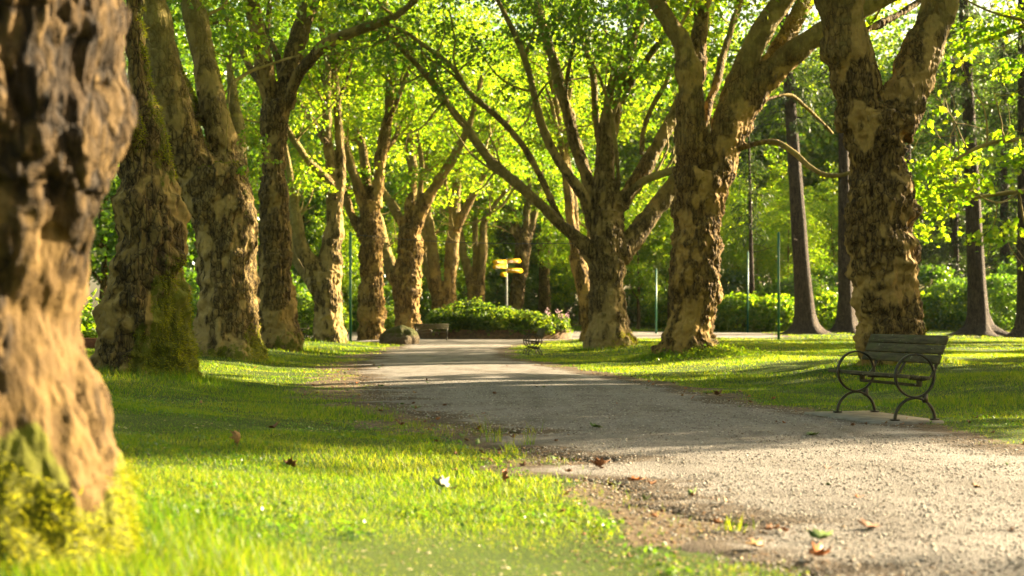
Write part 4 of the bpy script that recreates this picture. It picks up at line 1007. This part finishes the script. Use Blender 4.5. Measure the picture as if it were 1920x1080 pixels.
m = MB(); n = len(a); m.add(np.concatenate([np.stack([(rx - .25) * np.cos(a), (ry - .25) * np.sin(a), 0 * a + .40], 1), [[0, 0, .46]]]), [np.stack([np.arange(n), (np.arange(n) + 1) % n, np.full(n, n)], 1)]); m.build('soil', SOILM, pl)
def leafy(name, label, cat, group, loc, blobs, mat, size, seed, per=14, spread=.2, stems=8, kind='diamond', up=.5, cut=0):
    rng = np.random.default_rng(seed); root = thing(name, label, cat, loc, group); mb = MB(); cm = MB()
    xs = [c[0] + q * r[0] * .7 for c, r, n in blobs for q in (-1, 1)]; ym = blobs[0][0][1]
    for dy in (-.5, .1): mb.tube([(min(xs), ym + dy, .02), ((min(xs) + max(xs)) / 2, ym + dy + .1, .03), (max(xs), ym + dy, .02)], .03, 6)
    for c, r, n in blobs:
        for _ in range(stems):
            p0 = np.array(c) * [1, 1, 0] + rng.normal(0, .2, 3) * [r[0], r[1], 0] + [0, 0, cut - .02]
            q, rr = grow(rng, p0, rng.normal(0, .45, 3) + [0, 0, 1.0], (c[2] + r[2] * .6 - cut), .022, 5, .25, .05); mb.tube(q, rr, 5, False)
        pts = blob_points(c, r, n, rng, seed, 1.3, -.3, .5); pts = pts[pts[:, 2] > cut + .05]
        cm.add(*sprays(pts, per, spread, size, kind, rng, .7, up))
    link('stem', mesh_data('stem', mb.verts(), mb.polys(), BARK_FIR, True, {'rough': np.ones(mb.n), 'moss': np.zeros(mb.n), 'plate': np.ones(mb.n)}), root)
    link('foliage', mesh_data('foliage', cm.verts(), cm.polys(), mat), root)
    return root
leafy('hedge', 'round bushy hedge with sunlit top growing in the stone planter', 'hedge', None, (cx, cyy - .3, cz + .4),
      [((-1.6, -.6, .75), (2.0, 1.9, 1.0), 420), ((-.3, -.7, .75), (1.9, 2.0, 1.05), 380), ((1.0, -.6, .62), (1.9, 1.9, .85), 360), ((2.2, -.5, .45), (1.3, 1.6, .7), 200), ((-.9, -.2, 1.25), (.9, .8, .75), 110), ((0, -1.7, .2), (3.1, .8, .75), 260), ((-.9, -.6, 1.75), (.35, .4, .45), 10), ((-1.9, -.5, 1.6), (.4, .4, .4), 9), ((-.2, -.4, 1.6), (.4, .4, .35), 8), ((1.3, -.5, 1.3), (.5, .4, .35), 9), ((-2.5, -.5, 1.25), (.4, .4, .4), 8)],
      LEAF_SHRUB, .16, 301, 15, .24).scale = (1, 1, .82)
fl = leafy('flowering_shrub', 'pale pink flowering plant spilling over the right end of the planter', 'shrub', None, (cx + 3.25, cyy - .4, cz + .4), [((0, 0, .45), (.7, .8, .6), 110), ((.3, -.5, .1), (.5, .5, .5), 50)], LEAF_SHRUB, .17, 302, 12, .2)
PINK = leaf_mat('pink_petal', [(.55, .32, .38), (.62, .42, .46)], [(.6, .35, .4), (.7, .5, .5)], .4, .03)
rng = np.random.default_rng(303); pts = np.concatenate([np.array([rng.uniform(-.7, .7), rng.uniform(-.6, .3), rng.uniform(.75, 1.05)]) + rng.normal(0, .05, (26, 3)) * [1, 1, 2.4] for _ in range(5)])
link('blossom', mesh_data('blossom', *sprays(pts, 2, .03, .07, 'diamond', rng), PINK), fl)

def box_hedge(label, x0, x1, y0, y1, z0, h, n, mat, seed, size=.12):
    rng = np.random.default_rng(seed); cxx, cy_ = (x0 + x1) / 2, (y0 + y1) / 2; root = thing('hedge', label, 'hedge', (cxx, cy_, z0), 'clipped box hedges behind the left tree row')
    p = np.stack([rng.uniform(x0, x1, n), rng.uniform(y0, y1, n), rng.uniform(.05, h, n)], 1); f = rng.integers(0, 5, n)
    p[f == 0, 2] = h; p[f == 1, 1] = y0; p[f == 2, 0] = x1; p[f == 3, 1] = y0; p += rng.normal(0, .05, p.shape); p -= [cxx, cy_, 0]
    cm = MB(); cm.add(*sprays(p, 10, .16, size, 'diamond', rng, .8, .4)); link('foliage', mesh_data('foliage', cm.verts(), cm.polys(), mat), root)
    mb = MB()
    for _ in range(int((x1 - x0) * 3) + 3):
        q, rr = grow(rng, (rng.uniform(x0, x1) - cxx, rng.uniform(y0, y1) - cy_, -.05), rng.normal(0, .2, 3) + [0, 0, 1.0], h * .9, .03, 4, .2, .1); mb.tube(q, rr, 5, False)
    link('stem', mesh_data('stem', mb.verts(), mb.polys(), BARK_FIR, True, {'rough': np.ones(mb.n), 'moss': np.zeros(mb.n), 'plate': np.ones(mb.n)}), root)
X_ = lambda px, d: (px - 960) * d / F
box_hedge('long dark clipped hedge behind the left-hand trunks', X_(340, 66), X_(604, 66), 65.5, 67, gz(X_(480, 66), 66), 1.75, 900, LEAF_SHRUB, 311)
box_hedge('small clipped hedge block between two lumpy trunks near the boulder', X_(720, 86), X_(748, 86), 85, 87, gz(X_(735, 86), 86), 1.65, 220, LEAF_SHRUB, 312)

# boulder
bm = bmesh.new(); bmesh.ops.create_icosphere(bm, subdivisions=5, radius=1); v = np.array([q.co[:] for q in bm.verts]); f = np.array([[q.index for q in p.verts] for p in bm.faces]); bm.free()
v = v * (1 + .20 * fbm(v * 1.1, 2, 41) * .6 + .07 * fbm(v * 3.6, 3, 42))[:, None]; f1, f2, _ = worley(v * 1.6, 5); v *= (1 + .04 * np.clip(f2 - f1, 0, .5))[:, None]
v = v * np.array([.84, .8, .70]) + np.array([0, 0, .08]); v[:, 0] += .12 * v[:, 2]
x, y, z = gp(749, 62); BOULD = bark_mat('mossy_rock', (.035, .024, .012), (.095, .066, .034), (.15, .11, .06), (.22, .18, .11), (.1, .08, .05), (.085, .090, .010))
b = link('boulder', mesh_data('boulder', v, [f], BOULD, True, {'rough': np.ones(len(v)), 'plate': .3 + 0 * v[:, 0], 'moss': .25 + .45 * sstep(.1, .6, v[:, 2])}), None, (x, y, z)); tag(b, 'rounded mossy boulder at the left edge of the path', 'boulder')

# border at far left: brick edging and leafy perennials
x0, x1 = X_(120, 43), X_(215, 43); zb = gz((x0 + x1) / 2, 43); m = MB(); m.box(((x0 + x1) / 2, 43, zb + .14), (x1 - x0, .22, .36), None, .02); BRICK = simple_mat('old_red_brick', (.20, .075, .03), .9, 0, .2, .45, 9, .6)
tag(m.build('garden_wall', BRICK), 'low red brick edging wall glimpsed behind the mossy trunk', 'wall')
for k, (px, d, h) in enumerate(((165, 44.6, 1.3), (186, 45.2, 1.7), (140, 45, 1.5), (205, 46, 1.4))):
    rng = np.random.default_rng(330 + k); x, y, z = gp(px, d); root = thing('border_plant', 'bright green arching leafy plant above the brick edging', 'plant', (x, y, z), 'leafy plants above the brick edging'); cm = MB(); mb = MB()
    for _ in range(26):
        q, rr = grow(rng, rng.normal(0, .12, 3) * [1, 1, 0], rng.normal(0, .55, 3) * [1, 1, 0] + [0, 0, 1], h * rng.uniform(.6, 1.1), .012, 6, .18, -.16); mb.tube(q, rr, 4, False); cm.add(*sprays(q[2:], 5, .12, .20, 'diamond', rng, .5, .5))
    link('stem', mesh_data('stem', mb.verts(), mb.polys(), BARK_FIR, True, {'rough': np.ones(mb.n), 'moss': np.ones(mb.n), 'plate': np.ones(mb.n)}), root); link('foliage', mesh_data('foliage', cm.verts(), cm.polys(), LEAF), root)

# ivy and clover round the golden tree, shoots on the forked tree, moss tufts
rng = np.random.default_rng(350); rx_, ry_ = X_(1300, 38), 38.0; n = 1500; aa = rng.uniform(-2.7, .2, n); rr = .62 + np.abs(rng.normal(0, .5, n)); xx = rx_ + np.cos(aa) * rr * 1.15; yy = ry_ + np.sin(aa) * rr; zz = ground(xx, yy) + .02 + .16 * np.exp(-((rr - .7) / .35) ** 2) * rng.uniform(.2, 1, n)
tag(link('ground_cover', mesh_data('ground_cover', *sprays(np.stack([xx, yy, zz], 1), 4, .10, .07, 'diamond', rng, .6, .9), LEAF)), 'low leafy weeds round the foot of the golden plane tree', 'weeds', kind='stuff')
root, wv, wn, wm = TREES['L2']; rng = np.random.default_rng(351); mb = MB(); cm = MB()
for k in range(9):
    p0 = W(rng.uniform(440, 472), rng.uniform(255, 335), 32.4); q, r2 = grow(rng, p0, (rng.uniform(.1, 1), -.5, rng.uniform(.0, .7)), rng.uniform(.4, .9), .008, 5, .3, -.05); mb.tube(q, r2, 4, False); cm.add(*sprays(q[1:], 8, .10, .085, 'tri3', rng, .5, .6))
q = np.array([W(421, 312, 32.2), W(424, 260, 32.1), W(428, 210, 32.1), W(431, 165, 32.2), W(437, 150, 32.2)]); mb.tube(spline(q, .1), .012, 5)
off = np.array(root.location); sh = link('shoot', mesh_data('shoot', mb.verts() - off, mb.polys(), BARK, True, {'rough': np.zeros(mb.n), 'moss': np.ones(mb.n) * .3, 'plate': np.zeros(mb.n)}), root); link('shoot_leaves', mesh_data('shoot_leaves', cm.verts() - off, cm.polys(), LEAF), sh)
def moss_tufts(key, thr, n, L, w, seed):
    root, wv, wn, wm = TREES[key]; rng = np.random.default_rng(seed); nz = wm + .75 * fbm(wv * 5, 3, seed); k = np.where((nz > thr) & (wm > .38))[0]
    if not len(k): return
    k = rng.choice(k, n); c = wv[k] + rng.normal(0, .02, (n, 3)); D = wn[k] + np.array([0, 0, -.35]) + rng.normal(0, .45, (n, 3))
    vv, pp = scatter('spike', c - .006 * wn[k], L * rng.uniform(.4, 1.3, n), D, rng.normal(0, 1, (n, 3)), w)
    o = link('moss', mesh_data('moss', vv - np.array(root.location), pp, MOSS), root); tag(o, 'shaggy yellow-green moss')
moss_tufts('L0', .62, 60000, .045, .0045, 361); moss_tufts('L1', .60, 26000, .05, .012, 362); moss_tufts('L2', .62, 9000, .05, .016, 363); moss_tufts('R1', .62, 8000, .04, .012, 364); moss_tufts('R3', .62, 5000, .06, .02, 365)

# ------------------------------------------------------------------ right lawn: tree reaching into the frame, then unseen trees added to cast shade
plane_tree('S1', 'leafy tree at the right edge whose bright maple-like boughs hang into view', 33, (2140, 650, 33),
    [T((2140, 650, 80), (2135, 560, 62), (2138, 450, 56), (2135, 300, 52), (2130, 150, 48), (2128, 0, 42)),
     B(-3, (2132, 330, 24), (2060, 300, 18), (1980, 272, 14), (1920, 262, 11), (1850, 270, 8), (1790, 300, 6)),
     B(-1, (2132, 380, 22), (2060, 370, 16), (1980, 355, 12), (1900, 360, 9), (1820, 372, 6), (1760, 385, 4)),
     B(2, (2130, 130, 24), (2040, 60, 20), (1960, 45, 15), (1890, 60, 11), (1830, 80, 8)),
     B(0, (2130, 60, 28), (2220, -60, 22), (2320, -200, 16)), B(2, (2128, 0, 30), (2080, -150, 22), (2020, -330, 15))],
    .05, 31, crown=[(tuple(W(1850, 325, 31)), (0.55, 0.825, 0.14), 11, 171), (tuple(W(1790, 345, 31.4)), (0.5, 0.75, 0.12), 9, 172), (tuple(W(1885, 365, 30.6)), (0.5, 0.75, 0.12), 9, 173), (tuple(W(1760, 385, 31.6)), (0.4, 0.6, 0.1), 6, 174), (tuple(W(1830, 395, 31)), (0.45, 0.675, 0.12), 8, 175), (tuple(W(1865, 430, 30.6)), (0.35, 0.525, 0.1), 5, 176), (tuple(W(1755, 310, 32)), (0.45, 0.675, 0.14), 8, 177), (tuple(W(1895, 295, 31)), (0.4, 0.6, 0.12), 6, 178), (tuple(W(1735, 430, 32.2)), (0.35, 0.525, 0.1), 4, 179), (tuple(W(1720, 355, 32.4)), (0.35, 0.525, 0.12), 5, 180), (tuple(W(1800, 290, 31.6)), (0.4, 0.6, 0.1), 6, 181), (tuple(W(1850, 50, 34)), (0.6, 0.9, 0.16), 9, 182), (tuple(W(1880, 120, 34)), (0.4, 0.6, 0.12), 5, 183), (tuple(W(1800, 95, 34.5)), (0.4, 0.6, 0.12), 5, 184), (tuple(W(1900, 20, 34)), (0.5, 0.75, 0.14), 7, 185), (tuple(W(1815, 150, 34)), (0.3, 0.45, 0.1), 3, 186)], group='trees on the right lawn', leaf='maple', leafsize=.125, per=9, fill_per=27, spread=.34, keep=.15, name='maple_tree', rough_limb=.1, burl=.03)
GR = 'trees on the right lawn'
p = proto_tree('broadleaf_tree', 'slim broadleaf tree added out of view on the right lawn to cast dappled shade', GR, (22, 26.0, .1), 401, 16, 3.0, LEAF_DARK, n=330, size=.31, low=3.2, per=22)
for k, (tx, ty, ts) in enumerate(((22.5, 31.9, 1.2), (24, 37.9, .62), (27, 55, 1.5), (20, 13.4, .62), (33, 34.5, .9), (25, 46.6, .6), (28, 60.9, .9), (30, 68.5, 1.0))): dup(p, (tx, ty, .1), k * 1.3 + .8, ts)

# ------------------------------------------------------------------ fallen leaves, weeds and stones
def leaf_mesh(seed, col, curl):
    rng = random.Random(seed); o = MAPLE.copy(); z = curl * (np.abs(o[:, 1]) ** 1.3) * 1.6 + curl * .5 * (o[:, 0] - .4) ** 2 + np.array([rng.uniform(-.05, .05) for _ in o]); n = len(o)
    v = np.column_stack([o[:, 0] - .4, o[:, 1], z]); v = np.vstack([v, [[-.08, 0, -.02]]]); i = np.arange(n)
    top = v + [0, 0, .006]; bot = v - [0, 0, .006]; V = np.vstack([top, bot]); m = n + 1; j = (i + 1) % n
    return mesh_data('fallen_leaf', V, [np.stack([np.full(n, n), i, j], 1), np.stack([np.full(n, n) + m, j + m, i + m], 1), np.stack([i, i + m, j + m, j], 1)], col)
DRY = simple_mat('dry_leaf', (.17, .070, .022), .7, 0, .3, .5, 9, .3, second=(.11, .045, .015)); ORG = simple_mat('orange_leaf', (.36, .11, .014), .6, 0, .35, .4, 9, .3)
GRN = simple_mat('fallen_green_leaf', (.12, .18, .03), .6, 0, .35, .4, 9, .3); PALE = simple_mat('pale_leaf', (.50, .46, .34), .6, 0, .3, .3, 9, .3); TANL = simple_mat('tan_leaf', (.30, .17, .06), .7, 0, .3, .4, 9, .3)
def at_px(px, py):               # where the ground shows at this pixel
    d = 8.0
    for _ in range(40):
        x = (px - 960) * d / F; d = .6 * d + .4 * F * (H - gz(x, d)) / (py - HY)
    return (px - 960) * d / F, d
GL = 'fallen leaves scattered on the path and lawn'
def put_leaf(me, x, y, s, label, tilt=.12, up=0, group=None):
    o = link('fallen_leaf', me, None, (x, y, gz(x, y) + (.018 if inside(np.array([x]), np.array([y]))[0] < 0 else .034) + (s * .35 if up else 0)))
    o.scale = (s, s, s); r = random; o.rotation_euler = (r.gauss(0, tilt), (1.35 if up else r.gauss(0, tilt)), r.uniform(0, 6.28)); tag(o, label, 'leaf', group); return o
LM = {c: [leaf_mesh(k * 7 + q, m, .35 + .2 * q) for q in range(3)] for k, (c, m) in enumerate((('dry', DRY), ('orange', ORG), ('green', GRN), ('pale', PALE), ('tan', TANL)))}
for c, px, py, s, up, lab in (('orange', 943, 912, .10, 1, 'orange-red leaf standing on edge at the ragged border of grass and gravel'), ('pale', 830, 918, .12, 0, 'large pale leaf lying face down in the sunlit grass'),
        ('green', 1120, 808, .13, 0, 'green leaf lying on the shaded middle of the path'), ('green', 1520, 823, .12, 0, 'yellowish green leaf on the gravel in front of the bench'),
        ('orange', 1195, 910, .11, 0, 'bright orange curled leaf at the sunlit left border of the path'), ('dry', 1130, 881, .12, 0, 'small red-brown leaf on the sunny edge of the gravel'),
        ('dry', 1632, 1001, .12, 0, 'flat brown leaf on the gravel near the lower right corner'), ('green', 1545, 1022, .12, 0, 'large dull green leaf on the gravel close to the viewer'),
        ('orange', 1530, 1056, .10, 0, 'golden orange leaf lowest on the gravel'), ('tan', 1410, 1036, .10, 0, 'curled tan leaf at the grass edge close to the viewer'),
        ('tan', 450, 838, .12, 1, 'yellow leaf standing upright in the left lawn'), ('dry', 512, 806, .12, 0, 'rust-brown leaf in the shaded left lawn'), ('green', 780, 770, .13, 0, 'pale green leaf on the bare soil at the left of the path'),
        ('dry', 1345, 745, .13, 0, 'red-brown leaf at the right edge of the path'), ('dry', 545, 878, .11, 0, 'dark leaf lying in half-shaded lawn on the left')):
    x, y = at_px(px, py); put_leaf(random.choice(LM[c]), x, y, s, lab, .15, up)
rng = np.random.default_rng(501); k = 0
while k < 235:
    if rng.random() < .8:
        y = 7 + 30 * rng.random() ** 1.4; e = xl(y) if rng.random() < .55 else xr(y); x = e + rng.normal(0, .45)
    else: y = 7 + 30 * rng.random() ** 1.2; x = rng.uniform(-.37, .37) * y
    if abs(x) > .38 * y: continue
    c = ('dry', 'tan', 'orange', 'dry', 'green')[rng.integers(0, 5)]; put_leaf(LM[c][rng.integers(0, 3)], x, y, rng.uniform(.028, .07), 'small fallen leaf on the gravel or grass', .25, 0, GL); k += 1
# loose stones and crumbs of litter
def bits(n, f_xy, smin, smax, flat, mat, name, label, seed):
    rng = np.random.default_rng(seed); x, y = f_xy(n, rng); kk = in_view(x, y, .5); x, y = x[kk], y[kk]; n = len(x)
    O = np.array([(1, 0, 0), (-.9, .1, 0), (.1, 1, 0), (0, -1, .1), (0, 0, .8), (0, 0, -.6)]); f = np.array([[0, 2, 4], [2, 1, 4], [1, 3, 4], [3, 0, 4], [2, 0, 5], [1, 2, 5], [3, 1, 5], [0, 3, 5]])
    s = smin + (smax - smin) * rng.random(n) ** 3; a = rng.uniform(0, 6.28, n); el = rng.uniform(.6, 1.6, n); V = np.repeat(O[None], n, 0) * s[:, None, None] * (1 + rng.normal(0, .18, (n, 6, 3))); V[:, :, 0] *= el[:, None]; V[:, :, 2] *= flat
    X2 = V[:, :, 0] * np.cos(a)[:, None] - V[:, :, 1] * np.sin(a)[:, None]; Y2 = V[:, :, 0] * np.sin(a)[:, None] + V[:, :, 1] * np.cos(a)[:, None]
    z = ground(x, y) + np.where(inside(x, y) > .1, .03 * (1 - np.clip(1 - 2 * inside(x, y) / np.maximum(xr(y) - xl(y), .1), 0, 1) ** 2) + .006, 0) + s * flat * .25
    V = np.stack([X2 + x[:, None], Y2 + y[:, None], V[:, :, 2] + z[:, None]], 2).reshape(-1, 3)
    tag(link(name, mesh_data(name, V, [(f[None] + (np.arange(n) * 6)[:, None, None]).reshape(-1, 3)], mat)), label, 'litter' if 'litter' in name else 'gravel', kind='stuff')
def on_lawn(n, rng):
    y = 4.8 + 14 * rng.random(n) ** 1.4; x = rng.uniform(-.4, .4, n) * y; k = inside(x, y) < -.15; return x[k], y[k]
rngc = np.random.default_rng(515); x, y = on_lawn(5200, rngc); k = fbm(np.stack([x * .9, y * .9, 0 * x], 1), 3, 66) > .12; x, y = x[k], y[k]
tag(link('clover', mesh_data('clover', *sprays(np.stack([x, y, ground(x, y) + .028], 1), 7, .045, .026, 'diamond', rngc, .35, 1.6), LEAF_DARK)), 'patches of small clover leaves in the mown grass', 'clover', kind='stuff')
def on_path(n, rng): y = 5 + 20 * rng.random(n) ** 1.7; return xl(y) + (xr(y) - xl(y)) * rng.random(n), y
def at_edge(n, rng):
    y = 5 + 34 * rng.random(n) ** 1.7; s = rng.random(n) < .62; return np.where(s, xl(y), xr(y)) + rng.normal(.05, .38, n) * np.where(s, 1, .8), y
def rmat(name, cols):
    t = NT(name); r = t.n('ShaderNodeNewGeometry').outputs['Random Per Island']; return t.done(t.bsdf(t.ramp(r, [(i / (len(cols) - 1), c) for i, c in enumerate(cols)]), .85, spec=.25))
bits(70000, on_path, .0025, .013, .7, rmat('loose_stone', [(.10, .08, .06), (.22, .18, .14), (.34, .30, .24), (.46, .42, .36)]), 'loose_gravel', 'loose grey-brown stones on the gravel path', 511)
bits(7000, on_lawn, .004, .016, .35, rmat('dry_thatch', [(.18, .13, .05), (.34, .27, .12), (.55, .48, .30)]), 'lawn_litter', 'dry grass bits and pale specks in the lawn', 513)
bits(24000, at_edge, .003, .018, .30, rmat('litter_crumb', [(.05, .03, .015), (.14, .07, .025), (.26, .14, .06), (.45, .36, .22)]), 'leaf_litter', 'brown leaf crumbs and twig bits along the path edges', 512)
GT = 'tall grass tufts at the left edge of the path'
for k, (px, py, h, nb) in enumerate(((925, 832, .26, 26), (985, 838, .20, 22), (905, 815, .30, 12), (960, 855, .12, 60), (1030, 940, .10, 60), (1000, 815, .22, 10), (800, 845, .12, 40), (730, 790, .12, 40), (1375, 1000, .10, 40), (640, 800, .10, 40), (860, 850, .10, 50))):
    rng = np.random.default_rng(600 + k); x, y = at_px(px, py); n = nb; a = rng.uniform(0, 6.28, n); ln = rng.uniform(.15, .8, n); c = np.stack([rng.normal(0, .04, n), rng.normal(0, .04, n), 0 * a - .005], 1)
    vv, pp = scatter('blade', c, h * rng.uniform(.4, 1.1, n), np.stack([np.cos(a) * ln, np.sin(a) * ln, 1 + 0 * a], 1), np.stack([np.cos(a), np.sin(a), -.2 + 0 * a], 1), .006)
    tag(link('grass_tuft', mesh_data('grass_tuft', vv, pp, GRASSM), None, (x, y, gz(x, y) + (.02 if inside(np.array([x]), np.array([y]))[0] > 0 else 0))), 'tuft of taller grass at the ragged left edge of the path', 'grass tuft', GT)
